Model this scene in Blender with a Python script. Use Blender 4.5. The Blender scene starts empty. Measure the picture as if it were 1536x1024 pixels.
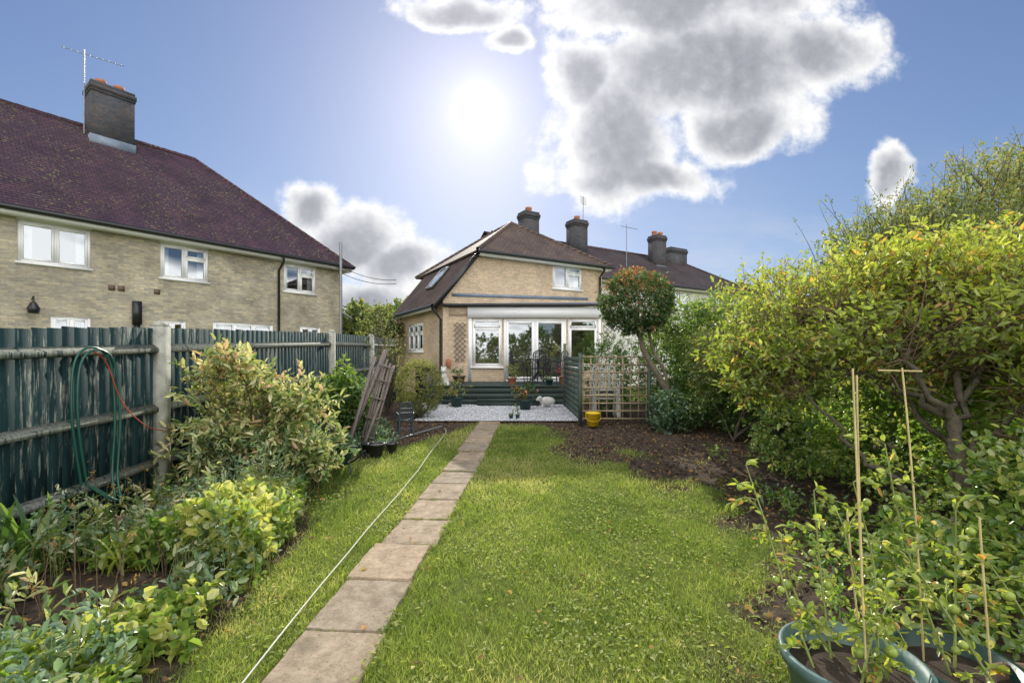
import bpy, math, numpy as np
from mathutils import Vector
R = np.random.default_rng(7)
rad = math.radians
scn = bpy.context.scene
# ------------------------------------------------------------------ helpers
def A(x): return np.asarray(x, dtype=float)
def nrm(v):
    return v/np.maximum(np.linalg.norm(v, axis=-1, keepdims=True), 1e-9)
def link(o, parent=None):
    scn.collection.objects.link(o)
    if parent: o.parent = parent
    return o
def empty(name):
    e = bpy.data.objects.new(name, None); e.empty_display_size = .2
    return link(e)
def vn(p, seed=0.):
    p = A(p); ip = np.floor(p); f = p-ip; f = f*f*(3-2*f)
    def h(o):
        q = ip+o
        s = np.sin(q[..., 0]*127.1+q[..., 1]*311.7+q[..., 2]*74.7+seed*17.3)*43758.5453
        return s-np.floor(s)
    r = 0
    for i in (0, 1):
        for j in (0, 1):
            for k in (0, 1):
                w = (f[..., 0] if i else 1-f[..., 0])*(f[..., 1] if j else 1-f[..., 1])*(f[..., 2] if k else 1-f[..., 2])
                r = r+w*h(A([i, j, k]))
    return r
def fbm2(x, y, s=1., seed=0, o=3):
    r = 0; a = .5; t = 0
    for i in range(o):
        r = r+a*vn(np.stack([x*s, y*s, np.zeros_like(x)+i*3.7], -1), seed+i); t += a; a *= .5; s *= 2.1
    return r/t
class MB:
    def __init__(s): s.v = []; s.f = []; s.t = []; s.n = 0
    def add(s, v, f, mat=0, tone=.5):
        v = A(v).reshape(-1, 3); f = np.asarray(f, dtype=np.int64)
        if f.ndim == 1: f = f[None]
        s.v.append(v); s.f.append((f+s.n, mat))
        s.t.append(np.broadcast_to(A(tone), (len(v),)).copy()); s.n += len(v)
    def build(s, name, mats, parent=None, smooth=False, uv=False):
        me = bpy.data.meshes.new(name)
        V = np.concatenate(s.v)
        me.vertices.add(len(V)); me.vertices.foreach_set('co', V.ravel())
        li = np.concatenate([f.ravel() for f, m in s.f])
        cnt = np.concatenate([np.full(len(f), f.shape[1]) for f, m in s.f])
        mi = np.concatenate([np.full(len(f), m) for f, m in s.f])
        st = np.concatenate([[0], np.cumsum(cnt)[:-1]])
        me.loops.add(len(li)); me.loops.foreach_set('vertex_index', li.astype(np.int32))
        me.polygons.add(len(cnt)); me.polygons.foreach_set('loop_start', st.astype(np.int32))
        me.polygons.foreach_set('material_index', mi.astype(np.int32))
        me.update(calc_edges=True)
        a = me.attributes.new('tone', 'FLOAT', 'POINT'); a.data.foreach_set('value', np.concatenate(s.t).astype(np.float32))
        if smooth: me.polygons.foreach_set('use_smooth', np.ones(len(cnt), dtype=bool))
        if uv:
            u = me.uv_layers.new(name='UVMap'); z = Vector((0, 0, 1))
            for p in me.polygons:
                n = p.normal
                if abs(n.z) > .995: t = Vector((1, 0, 0)); b = Vector((0, 1, 0))
                else:
                    t = z.cross(n).normalized(); b = n.cross(t)
                for l in p.loop_indices:
                    c = me.vertices[me.loops[l].vertex_index].co
                    u.data[l].uv = (c.dot(t), c.dot(b))
        for m in mats: me.materials.append(m)
        o = bpy.data.objects.new(name, me)
        return link(o, parent)
class Fr:
    def __init__(s, o, u, z=0): s.o = A([o[0], o[1], z]); s.u = A([u[0], u[1], 0]); s.u /= np.linalg.norm(s.u); s.v = A([-s.u[1], s.u[0], 0])
    def P(s, p):
        p = A(p).reshape(-1, 3)
        return s.o+p[:, :1]*s.u+p[:, 1:2]*s.v+p[:, 2:]*A([0, 0, 1])
W0 = Fr((0, 0), (1, 0))
BF = [[0, 3, 2, 1], [4, 5, 6, 7], [0, 1, 5, 4], [1, 2, 6, 5], [2, 3, 7, 6], [3, 0, 4, 7]]
def box(mb, fr, u0, u1, v0, v1, z0, z1, mat=0, tone=.5):
    p = [(u0, v0, z0), (u1, v0, z0), (u1, v1, z0), (u0, v1, z0), (u0, v0, z1), (u1, v0, z1), (u1, v1, z1), (u0, v1, z1)]
    mb.add(fr.P(p), BF, mat, tone)
def beam(mb, a, b, w, d, mat=0, up=(0, 0, 1), tone=.5):
    a = A(a); b = A(b); t = nrm(b-a); s = np.cross(t, A(up)); s = nrm(s); n = np.cross(s, t)
    p = [a-s*w/2-n*d/2, a+s*w/2-n*d/2, a+s*w/2+n*d/2, a-s*w/2+n*d/2]
    p += [b-s*w/2-n*d/2, b+s*w/2-n*d/2, b+s*w/2+n*d/2, b-s*w/2+n*d/2]
    mb.add(p, BF, mat, tone)
def tube(mb, pts, r, n=6, mat=0, tone=.5):
    pts = A(pts); K = len(pts); r = np.broadcast_to(A(r), (K,))
    t = nrm(np.gradient(pts, axis=0)); ref = A([.31, .17, .93]) if abs(t[0, 2]) < .9 else A([.9, .3, .1])
    s = nrm(np.cross(t, ref)); b = np.cross(t, s)
    an = np.arange(n)*2*math.pi/n
    v = pts[:, None]+r[:, None, None]*(np.cos(an)[None, :, None]*s[:, None]+np.sin(an)[None, :, None]*b[:, None])
    i = np.arange(K-1)[:, None]*n; j = np.arange(n)[None]; j2 = (j+1) % n
    f = np.stack([i+j, i+j2, i+n+j2, i+n+j], -1).reshape(-1, 4)
    mb.add(v.reshape(-1, 3), f, mat, tone)
def bez(a, c, b, K=8, jit=0):
    a, b, c = A(a), A(b), A(c); t = np.linspace(0, 1, K)[:, None]
    p = (1-t)**2*a+2*t*(1-t)*c+t*t*b
    if jit: p[1:-1] += R.normal(0, jit, (K-2, 3))
    return p
def smoothpts(pts, k=4):
    pts = A(pts); out = []
    P = np.concatenate([[2*pts[0]-pts[1]], pts, [2*pts[-1]-pts[-2]]])
    for i in range(1, len(P)-2):
        for t in np.linspace(0, 1, k, endpoint=False):
            out.append(.5*((2*P[i])+(-P[i-1]+P[i+1])*t+(2*P[i-1]-5*P[i]+4*P[i+1]-P[i+2])*t*t+(-P[i-1]+3*P[i]-3*P[i+1]+P[i+2])*t**3))
    out.append(pts[-1]); return A(out)
def lathe(mb, c, prof, n=24, mat=0, tone=.5, sx=1, sy=1):
    an = np.arange(n)*2*math.pi/n; pr = A(prof); K = len(pr)
    v = np.stack([c[0]+sx*pr[:, :1]*np.cos(an), c[1]+sy*pr[:, :1]*np.sin(an), c[2]+pr[:, 1:]+0*an[None]], -1)
    i = np.arange(K-1)[:, None]*n; j = np.arange(n)[None]; j2 = (j+1) % n
    f = np.stack([i+j, i+j2, i+n+j2, i+n+j], -1).reshape(-1, 4)
    mb.add(v.reshape(-1, 3), f, mat, tone)
def ball(mb, c, r, mat=0, n=14, tone=.5):
    a = np.linspace(-math.pi/2+.001, math.pi/2-.001, 9)
    an = np.arange(n)*2*math.pi/n; r = A(r)*np.ones(3)
    v = np.stack([c[0]+r[0]*np.cos(a)[:, None]*np.cos(an), c[1]+r[1]*np.cos(a)[:, None]*np.sin(an), c[2]+r[2]*np.sin(a)[:, None]+0*an], -1)
    i = np.arange(8)[:, None]*n; j = np.arange(n)[None]; j2 = (j+1) % n
    f = np.stack([i+j, i+j2, i+n+j2, i+n+j], -1).reshape(-1, 4)
    mb.add(v.reshape(-1, 3), f, mat, tone)
def leaves(mb, P, D, L, Wd, mat=0, tone=.5, fold=.2, up=1., curl=.15, rnd=False):
    N = len(P); D = nrm(D); L = np.broadcast_to(A(L), (N,))[:, None]; Wd = np.broadcast_to(A(Wd), (N,))[:, None]
    Rv = R.normal(0, .7, (N, 3)); Rv[:, 2] += up
    s = nrm(np.cross(D, Rv)); n = np.cross(s, D); T = np.broadcast_to(A(tone), (N,))
    if rnd:
        v = np.stack([P, P+D*L*.28+s*Wd*.42+n*fold*Wd, P+D*L*.7+s*Wd*.40+n*(fold*Wd-L*.05), P+D*L-n*L*curl, P+D*L*.7-s*Wd*.40+n*(fold*Wd-L*.05), P+D*L*.28-s*Wd*.42+n*fold*Wd], 1)
        b = np.arange(N)[:, None]*6; f = np.concatenate([b+A([0, 1, 2, 3]).astype(int), b+A([0, 3, 4, 5]).astype(int)]); k = 6
    else:
        v = np.stack([P, P+D*L*.45+s*Wd/2+n*fold*Wd, P+D*L-n*L*curl, P+D*L*.45-s*Wd/2+n*fold*Wd], 1)
        b = np.arange(N)[:, None]*4; f = np.concatenate([b+A([0, 1, 2]).astype(int), b+A([0, 2, 3]).astype(int)]); k = 4
    mb.add(v.reshape(-1, 3), f, mat, np.repeat(T, k))
def sample(ells, n, inner=.5, nz=2.2, thr=.4, seed=0, zmin=None):
    e = [(A(c), A(r)*np.ones(3)) for c, r in ells]
    w = A([np.prod(r)**.75 for c, r in e]); w /= w.sum(); out = []; dirs = []; tot = 0
    while tot < n:
        k = R.choice(len(e), n, p=w); d = nrm(R.normal(0, 1, (n, 3)))
        q = (inner+(1-inner)*R.random(n)**.7)*(1+R.normal(0, .06, n))
        C = A([x[0] for x in e])[k]; Rr = A([x[1] for x in e])[k]
        p = C+d*Rr*q[:, None]
        m = vn(p*nz, seed) > thr*R.uniform(.7, 1.25, n)
        if zmin is not None: m &= p[:, 2] > zmin
        out.append(p[m]); dirs.append(nrm(d/Rr)[m]); tot += m.sum()
        if len(out) > 60: break
    return np.concatenate(out)[:n], np.concatenate(dirs)[:n]
def clusters(mb, C, O, k, tl, L, Wd, mat=0, t0=.5, tv=.25, tc=.2, up=1., upd=.3, spread=.8, twig=None, leafup=.0, rnd=False):
    n = len(C); O = nrm(O+A([0, 0, upd])+R.normal(0, .35, (n, 3)))
    t0 = np.broadcast_to(A(t0), (n,))
    s = R.random((n, k)); P = C[:, None]+O[:, None]*tl*(s-.5)[..., None]+R.normal(0, tl*.09, (n, k, 3))
    D = O[:, None]*.6+R.normal(0, spread, (n, k, 3)); D[..., 2] += leafup
    tone = t0[:, None]+R.normal(0, tc, n)[:, None]+R.normal(0, tv, (n, k))
    LL = L*R.uniform(.6, 1.25, n*k)
    leaves(mb, P.reshape(-1, 3), D.reshape(-1, 3), LL, LL*Wd/L, mat, np.clip(tone, .02, .98).ravel(), up=up, rnd=rnd)
    if twig is not None:
        for i in range(0, n, twig[2]):
            a = C[i]-O[i]*tl*.8; b = C[i]+O[i]*tl*.5
            tube(mb, bez(a, (a+b)/2+R.normal(0, tl*.08, 3), b, 4), [twig[1], twig[1]*.8, twig[1]*.6, twig[1]*.3], 3, twig[0])
def branches(mb, base, targets, r0, mat, droop=.3, K=8, jit=.02, r1=.004, n=5):
    base = A(base)
    for t in targets:
        t = A(t); mid = base*.45+t*.55; mid[2] += (t[2]-base[2])*droop; mid[:2] -= (t[:2]-base[:2])*droop*.4
        tube(mb, bez(base, mid, t, K, jit), np.linspace(r0, r1, K), n, mat)
# ------------------------------------------------------------------ materials
class NT:
    def __init__(s, tree): s.t = tree; s.n = tree.nodes; s.l = tree.links
    def set(s, sock, v):
        if isinstance(v, bpy.types.NodeSocket): s.l.new(v, sock)
        else:
            if hasattr(sock, 'default_value'):
                try: sock.default_value = v
                except Exception: sock.default_value = (*v, 1)[:4] if len(v) == 3 else v
    def node(s, ty, **kw):
        n = s.n.new(ty)
        for k, v in kw.items(): setattr(n, k, v)
        return n
    def m(s, op, a, b=0., c=0., clamp=False):
        n = s.node('ShaderNodeMath', operation=op, use_clamp=clamp)
        s.set(n.inputs[0], a); s.set(n.inputs[1], b); s.set(n.inputs[2], c); return n.outputs[0]
    def vm(s, op, a, b=(0, 0, 0)):
        n = s.node('ShaderNodeVectorMath', operation=op); s.set(n.inputs[0], a)
        if op == 'SCALE': s.set(n.inputs[3], b)
        else: s.set(n.inputs[1], b)
        return n.outputs['Value'] if op in ('LENGTH', 'DOT_PRODUCT', 'DISTANCE') else n.outputs[0]
    def mix(s, f, a, b, bt='MIX'):
        n = s.node('ShaderNodeMix', data_type='RGBA', blend_type=bt)
        s.set(n.inputs[0], f); s.set(n.inputs[6], a if isinstance(a, bpy.types.NodeSocket) else (*a, 1)); s.set(n.inputs[7], b if isinstance(b, bpy.types.NodeSocket) else (*b, 1))
        return n.outputs[2]
    def noise(s, vec, scale=5, detail=4, rough=.55, dist=0.):
        n = s.node('ShaderNodeTexNoise'); s.set(n.inputs['Vector'], vec); n.inputs['Scale'].default_value = scale
        n.inputs['Detail'].default_value = detail; n.inputs['Roughness'].default_value = rough; n.inputs['Distortion'].default_value = dist
        return n.outputs['Fac']
    def ramp(s, f, stops):
        n = s.node('ShaderNodeValToRGB'); s.set(n.inputs[0], f); e = n.color_ramp.elements
        while len(e) < len(stops): e.new(.5)
        for i, (p, c) in enumerate(stops):
            e[i].position = p; e[i].color = (*c, 1) if hasattr(c, '__len__') else (c, c, c, 1)
        return n.outputs[0]
    def ss(s, x, a, b):
        n = s.node('ShaderNodeMapRange', interpolation_type='SMOOTHSTEP'); s.set(n.inputs[0], x)
        s.set(n.inputs[1], a); s.set(n.inputs[2], b); n.inputs[3].default_value = 0; n.inputs[4].default_value = 1; return n.outputs[0]
    def obj(s, scale=(1, 1, 1)):
        t = s.node('ShaderNodeTexCoord').outputs['Object']
        return s.vm('MULTIPLY', t, scale)
    def uv(s): return s.node('ShaderNodeTexCoord').outputs['UV']
    def bump(s, h, st=.3, d=.02):
        n = s.node('ShaderNodeBump'); s.set(n.inputs['Height'], h); n.inputs['Strength'].default_value = st; n.inputs['Distance'].default_value = d
        return n.outputs[0]
def newmat(name):
    m = bpy.data.materials.new(name); m.use_nodes = True; t = NT(m.node_tree); t.n.clear()
    out = t.node('ShaderNodeOutputMaterial'); return m, t, out
def princ(t, out, col, rough=.6, bump=None, metal=0, spec=.5):
    p = t.node('ShaderNodeBsdfPrincipled'); t.set(p.inputs['Base Color'], col if isinstance(col, bpy.types.NodeSocket) else (*col, 1))
    t.set(p.inputs['Roughness'], rough); p.inputs['Metallic'].default_value = metal; p.inputs['Specular IOR Level'].default_value = spec
    if bump is not None: t.l.new(bump, p.inputs['Normal'])
    if out is not None: t.l.new(p.outputs[0], out.inputs[0])
    return p
def plain(name, c, rough=.5, var=.25, sc=6, metal=0, bs=.15, spec=.5, stretch=(1, 1, 1)):
    m, t, o = newmat(name); v = t.obj(stretch); n = t.noise(v, sc, 5, .6); c = A(c)
    col = t.ramp(n, [(.25, tuple(c*(1-var))), (.75, tuple(np.minimum(c*(1+var), .95)))])
    princ(t, o, col, rough, t.bump(t.noise(v, sc*6, 3), bs, .01), metal, spec); return m
def leafmat(name, stops, trans=.45, rough=.45, tb=1.5, gloss=.05, K=1.4):
    m, t, o = newmat(name); at = t.node('ShaderNodeAttribute', attribute_name='tone')
    out_ = []
    for p_, c_ in stops:
        c_ = A(c_)*K; g_ = c_.mean(); c_ = c_*.92+g_*.08; out_.append((p_, tuple(np.minimum(c_, .85))))
    col = t.ramp(at.outputs['Fac'], out_)
    df = t.node('ShaderNodeBsdfDiffuse'); t.l.new(col, df.inputs[0]); last = df.outputs[0]
    if trans > 0:
        tr = t.node('ShaderNodeBsdfTranslucent'); tc = t.vm('MULTIPLY', col, (tb*1.05, tb*1.08, tb*.6)); t.l.new(tc, tr.inputs[0])
        mx = t.node('ShaderNodeMixShader'); mx.inputs[0].default_value = trans
        t.l.new(last, mx.inputs[1]); t.l.new(tr.outputs[0], mx.inputs[2]); last = mx.outputs[0]
    if gloss > 0:
        gl_ = t.node('ShaderNodeBsdfGlossy'); gl_.inputs['Roughness'].default_value = rough
        mx = t.node('ShaderNodeMixShader'); mx.inputs[0].default_value = gloss
        t.l.new(last, mx.inputs[1]); t.l.new(gl_.outputs[0], mx.inputs[2]); last = mx.outputs[0]
    t.l.new(last, o.inputs[0]); return m
def brickmat(name, c1, c2, mortar, bw=.225, rh=.075, stain=.35, ms=.009):
    m, t, o = newmat(name); uv = t.uv(); b = t.node('ShaderNodeTexBrick')
    t.l.new(uv, b.inputs['Vector']); b.inputs['Color1'].default_value = (*c1, 1); b.inputs['Color2'].default_value = (*c2, 1); b.inputs['Mortar'].default_value = (*mortar, 1)
    b.inputs['Scale'].default_value = 1; b.inputs['Brick Width'].default_value = bw; b.inputs['Row Height'].default_value = rh; b.inputs['Mortar Size'].default_value = ms
    b.inputs['Mortar Smooth'].default_value = .3; b.offset = .5
    n1 = t.noise(t.obj(), 1.1, 5, .6); n2 = t.noise(t.obj((1, 1, 3)), 9, 4, .7)
    col = t.mix(1., b.outputs[0], t.ramp(n1, [(.3, (1-stain, 1-stain, 1-stain)), (.7, (1.1, 1.1, 1.1))]), 'MULTIPLY')
    col = t.mix(1., col, t.ramp(n2, [(.3, (.72, .7, .68)), (.65, (1.15, 1.13, 1.1))]), 'MULTIPLY')
    h = t.m('SUBTRACT', t.m('MULTIPLY', n2, .5), b.outputs['Fac'])
    princ(t, o, col, .85, t.bump(h, .5, .012), spec=.2); return m
def tilemat(name, base, base2, moss, mossamt=.5):
    m, t, o = newmat(name); uv = t.uv(); b = t.node('ShaderNodeTexBrick'); t.l.new(uv, b.inputs['Vector'])
    b.inputs['Color1'].default_value = (*base, 1); b.inputs['Color2'].default_value = (*base2, 1); b.inputs['Mortar'].default_value = (*(A(base)*.25), 1)
    b.inputs['Scale'].default_value = 1; b.inputs['Brick Width'].default_value = .17; b.inputs['Row Height'].default_value = .115; b.inputs['Mortar Size'].default_value = .007
    sep = t.node('ShaderNodeSeparateXYZ'); t.l.new(uv, sep.inputs[0])
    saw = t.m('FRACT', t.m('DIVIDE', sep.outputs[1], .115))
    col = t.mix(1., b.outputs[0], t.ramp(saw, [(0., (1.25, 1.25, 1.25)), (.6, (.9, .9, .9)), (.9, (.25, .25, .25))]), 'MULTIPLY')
    n = t.noise(t.obj(), 1.3, 6, .7); col = t.mix(1., col, t.ramp(n, [(.3, (.6, .6, .65)), (.7, (1.35, 1.3, 1.3))]), 'MULTIPLY')
    ms = t.m('MULTIPLY', t.ss(t.noise(t.obj(), 13, 3, .65), .58, .64), t.ss(t.noise(t.obj(), .8, 3, .6), .5-.14*mossamt, .62))
    col = t.mix(ms, col, moss)
    h = t.m('ADD', t.m('MULTIPLY', t.m('SUBTRACT', 1., saw), 1.), t.m('MULTIPLY', t.noise(t.obj(), 14, 2), .5))
    princ(t, o, col, .75, t.bump(h, .8, .025), spec=.3); return m
M = {}
M['brickL'] = brickmat('buff_brick_weathered', (.58, .51, .36), (.36, .34, .28), (.44, .41, .34), stain=.4)
M['brickM'] = brickmat('buff_brick', (.66, .51, .36), (.52, .41, .29), (.48, .41, .31), stain=.18)
M['brickC'] = brickmat('chimney_brick', (.065, .08, .10), (.12, .095, .09), (.08, .09, .10))
M['tileL'] = tilemat('roof_tile_purple', (.056, .032, .050), (.086, .043, .056), (.17, .17, .06), .9)
M['tileM'] = tilemat('roof_tile_brown', (.11, .078, .062), (.15, .105, .082), (.12, .11, .05), .5)
M['tileT'] = tilemat('roof_tile_dark', (.06, .045, .045), (.085, .06, .055), (.08, .08, .04), .2)
M['lead'] = plain('lead_flashing', (.16, .20, .26), .5)
M['white'] = plain('white_upvc', (.84, .84, .83), .35, .04, 3, bs=.02)
M['render'] = plain('white_render', (.62, .60, .56), .8, .1)
M['black'] = plain('black_plastic', (.018, .018, .02), .35, .2)
M['iron'] = plain('black_iron', (.02, .022, .024), .4, .3)
M['grey'] = plain('grey_metal', (.25, .26, .27), .4, .2, metal=.4)
M['conc'] = plain('concrete', (.34, .34, .29), .9, .4, 9, bs=.6)
M['terra'] = plain('terracotta', (.38, .15, .08), .8, .2)
M['bark'] = plain('bark', (.10, .08, .058), .9, .5, 14, bs=.8)
M['barkl'] = plain('bark_lichen', (.095, .08, .052), .9, .6, 22, bs=1.)
M['barkp'] = plain('bark_pale', (.16, .13, .09), .9, .5, 18, bs=1.)
M['twig'] = plain('twig_brown', (.17, .115, .07), .9, .4, 18, bs=.2)
M['wood'] = plain('weathered_wood', (.17, .14, .12), .85, .4, 5, bs=.4, stretch=(6, 6, 1))
M['trel'] = plain('trellis_wood', (.36, .28, .17), .8, .35, 5)
M['cane'] = plain('bamboo_cane', (.55, .44, .20), .6, .25, 8)
M['stem'] = plain('green_stem', (.20, .24, .06), .6, .3, 8)
M['stone'] = plain('pale_stone', (.62, .60, .55), .85, .15, 9, bs=.4)
M['gpl'] = plain('green_plastic', (.010, .040, .034), .4, .2)
M['potg'] = plain('faded_green_pot', (.10, .17, .16), .5, .35)
M['potb'] = plain('brown_pot', (.14, .09, .06), .6, .3)
M['yel'] = plain('yellow_plastic', (.75, .52, .02), .4, .08)
M['red'] = plain('red_cord', (.45, .06, .02), .6, .1)
M['rope'] = plain('white_rope', (.62, .60, .52), .7, .1)
M['hose'] = plain('green_hose', (.015, .09, .065), .35, .1)
M['deck'] = plain('green_deck', (.035, .055, .048), .75, .4, 5, bs=.3, stretch=(1, 6, 6))
M['gpanel'] = plain('green_panel', (.07, .10, .075), .75, .4, 5, bs=.3)
M['inner'] = plain('room_interior', (.20, .19, .17), .9, .1)
M['curt'] = plain('curtain', (.6, .6, .58), .9, .1)
M['soilp'] = plain('potting_soil', (.045, .030, .02), .95, .5, 30, bs=.8)
M['bluem'] = plain('blue_grey_metal', (.05, .07, .09), .5, .2)
# painted fence
m, t, o = newmat('peeling_green_fence'); v = t.obj((10, 10, .9))
n = t.noise(v, 3.2, 7, .78); big = t.noise(t.obj(), 1.4, 3)
at = t.node('ShaderNodeAttribute', attribute_name='tone').outputs['Fac']
wood = t.ramp(t.noise(t.obj((9, 9, 1)), 5, 5, .7), [(.3, (.10, .115, .10)), (.7, (.30, .31, .26))])
paint = t.ramp(t.noise(t.obj((3, 3, .5)), 2.3, 5, .7), [(.25, (.006, .018, .021)), (.5, (.012, .036, .040)), (.8, (.034, .072, .072))])
pk = t.ss(t.m('ADD', t.m('ADD', n, t.m('MULTIPLY', big, .3)), t.m('MULTIPLY', at, .17)), .755, .83)
col = t.mix(pk, paint, wood); princ(t, o, col, .8, t.bump(n, .5, .01), spec=.15); M['fence'] = m
# glass
m, t, o = newmat('window_glass'); g = t.node('ShaderNodeBsdfGlossy'); g.inputs['Roughness'].default_value = .02; g.inputs[0].default_value = (.9, .95, 1, 1)
tr = t.node('ShaderNodeBsdfTransparent'); tr.inputs[0].default_value = (.8, .86, .84, 1)
fz = t.node('ShaderNodeFresnel'); fz.inputs[0].default_value = 1.6
mx = t.node('ShaderNodeMixShader'); t.l.new(t.m('ADD', t.m('MULTIPLY', fz.outputs[0], 1.2), .22, clamp=True), mx.inputs[0])
t.l.new(tr.outputs[0], mx.inputs[1]); t.l.new(g.outputs[0], mx.inputs[2]); t.l.new(mx.outputs[0], o.inputs[0]); M['glass'] = m
# ground
m, t, o = newmat('garden_ground'); at = t.node('ShaderNodeAttribute', attribute_name='tone').outputs['Fac']
soil = t.ramp(t.noise(t.obj(), 9, 8, .75), [(.3, (.040, .028, .022)), (.55, (.10, .074, .056)), (.75, (.20, .16, .125))])
gr = t.ramp(t.noise(t.obj(), 5, 6, .7), [(.3, (.08, .12, .02)), (.7, (.20, .22, .05))])
col = t.mix(t.ss(t.m('ADD', at, t.m('MULTIPLY', t.m('SUBTRACT', t.noise(t.obj(), 14, 4, .7), .5), .8)), .35, .65), soil, gr)
princ(t, o, col, .95, t.bump(t.noise(t.obj(), 28, 6, .75), .9, .03), spec=.1); M['ground'] = m
# paving
m, t, o = newmat('paving_slab'); at = t.node('ShaderNodeAttribute', attribute_name='tone').outputs['Fac']
n = t.noise(t.obj(), 9, 8, .8); c1 = t.ramp(n, [(.32, (.21, .165, .115)), (.5, (.36, .29, .21)), (.68, (.48, .40, .30))])
col = t.mix(1., c1, t.ramp(at, [(0., (.82, .84, .86)), (1., (1.08, 1.03, .98))]), 'MULTIPLY')
st = t.ss(t.noise(t.obj(), 3.1, 5, .7), .50, .68); col = t.mix(t.m('MULTIPLY', st, .6), col, (.15, .13, .09))
sp = t.ss(t.noise(t.obj(), 55, 3, .8), .56, .64); col = t.mix(t.m('MULTIPLY', sp, .6), col, (.13, .10, .07))
princ(t, o, col, .9, t.bump(t.noise(t.obj(), 60, 5, .8), .6, .008), spec=.15); M['slab'] = m
M['gravel'] = leafmat('white_gravel', [(0, (.35, .36, .38)), (.5, (.6, .6, .62)), (1, (.8, .8, .82))], trans=.0, gloss=0, K=1.05)
# leaves
M['Lgrass'] = leafmat('grass', [(0, (.06, .10, .018)), (.35, (.12, .165, .025)), (.7, (.19, .235, .045)), (1, (.36, .32, .14))], .5, .5, 1.5, .03, K=1.6)
M['Lvar'] = leafmat('variegated_leaf', [(0, (.05, .10, .03)), (.35, (.12, .18, .06)), (.6, (.30, .32, .13)), (.88, (.50, .46, .25)), (1, (.42, .24, .16))], .4, .4, 1.3, .06, K=1.5)
M['Lmid'] = leafmat('mid_green_leaf', [(0, (.02, .055, .015)), (.5, (.07, .135, .03)), (1, (.19, .26, .05))], .48, .3, 1.6, .07)
M['Lbri'] = leafmat('bright_green_leaf', [(0, (.04, .09, .02)), (.4, (.10, .18, .03)), (.75, (.20, .27, .05)), (1, (.36, .35, .10))], .48, .3, 1.6, .07, K=1.5)
M['Lblue'] = leafmat('bluish_leaf', [(0, (.04, .08, .045)), (.5, (.09, .16, .09)), (.85, (.18, .26, .15)), (1, (.3, .3, .2))], .4, .4, 1.4, .06, K=1.5)
M['Lyel'] = leafmat('yellow_green_leaf', [(0, (.07, .11, .02)), (.4, (.16, .21, .03)), (.75, (.28, .31, .045)), (.92, (.38, .34, .06)), (1, (.42, .19, .04))], .5, .4, 1.6, .05, K=1.5)
M['Lolive'] = leafmat('olive_leaf', [(0, (.035, .055, .02)), (.5, (.10, .13, .04)), (.85, (.19, .22, .07)), (1, (.28, .22, .08))], .5, .45, 1.5, .05)
M['Lpho'] = leafmat('photinia_leaf', [(0, (.02, .05, .018)), (.55, (.06, .12, .03)), (.70, (.13, .18, .04)), (.8, (.38, .12, .05)), (1, (.52, .09, .04))], .38, .3, 1.4, .08)
M['Lbox'] = leafmat('box_leaf', [(0, (.06, .08, .025)), (.5, (.14, .16, .045)), (1, (.26, .25, .08))], .4, .45, 1.3, .03)
M['Lgera'] = leafmat('flower', [(0, (.45, .02, .03)), (1, (.7, .1, .12))], .3, .5, 1., K=1.)
M['Ldead'] = leafmat('dead_leaf', [(0, (.10, .05, .02)), (.5, (.28, .16, .06)), (.8, (.45, .30, .07)), (1, (.5, .18, .04))], .3, .6, 1.2, .02, K=1.1)
# ------------------------------------------------------------------ camera, sun, world
cam = bpy.data.cameras.new('camera'); co = link(bpy.data.objects.new('camera', cam)); co.location = (0, 0, 1.5); co.rotation_euler = (rad(90), 0, 0)
cam.lens = 16; cam.sensor_width = 36; cam.shift_y = .015; cam.clip_start = .05; cam.clip_end = 2000; scn.camera = co
az, el = rad(-4.2), rad(28.4)
S = Vector((math.sin(az)*math.cos(el), math.cos(az)*math.cos(el), math.sin(el)))
sl = bpy.data.lights.new('sun', 'SUN'); sl.energy = 5.; sl.angle = rad(.53); sl.color = (1, .94, .82)
so = link(bpy.data.objects.new('sun', sl)); so.rotation_euler = S.to_track_quat('Z', 'Y').to_euler(); so.location = (0, 20, 20)
scn.view_settings.view_transform = 'Standard'; scn.view_settings.look = 'None'; scn.view_settings.exposure = 0
w = bpy.data.worlds.new('World'); scn.world = w; w.use_nodes = True; t = NT(w.node_tree); t.n.clear()
out = t.node('ShaderNodeOutputWorld'); d = t.node('ShaderNodeTexCoord').outputs['Generated']; d = t.vm('NORMALIZE', d)
sky = t.node('ShaderNodeTexSky', sky_type='NISHITA'); sky.sun_disc = False; sky.sun_elevation = el; sky.sun_rotation = az % (2*math.pi)
sky.air_density = 1.0; sky.dust_density = .3; sky.ozone_density = 3.; sky.altitude = 0
sx = t.node('ShaderNodeSeparateXYZ'); t.l.new(d, sx.inputs[0]); X, Y, Z = sx.outputs
ay = t.m('MAXIMUM', Y, .08)
def comb(a, b, c=0.):
    n = t.node('ShaderNodeCombineXYZ'); t.set(n.inputs[0], a); t.set(n.inputs[1], b); t.set(n.inputs[2], c); return n.outputs[0]
p = comb(t.m('DIVIDE', X, ay), t.m('DIVIDE', Z, ay))
E = [(1060, 95, 225, 105), (925, 195, 115, 120), (1225, 85, 115, 70), (950, 265, 140, 42), (870, 110, 55, 75), (1110, 185, 120, 55), (1020, 0, 220, 60),
     (690, 5, 115, 30), (765, 50, 42, 28), (465, 318, 44, 40), (535, 365, 85, 50), (610, 400, 75, 38), (550, 445, 110, 38), (1335, 268, 40, 48)]
wv = t.node('ShaderNodeTexNoise'); t.set(wv.inputs['Vector'], p); wv.inputs['Scale'].default_value = 4; wv.inputs['Detail'].default_value = 5
pw = t.vm('ADD', p, t.vm('SCALE', t.vm('SUBTRACT', wv.outputs['Color'], (.5, .5, .5)), .16))
f = None
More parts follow.
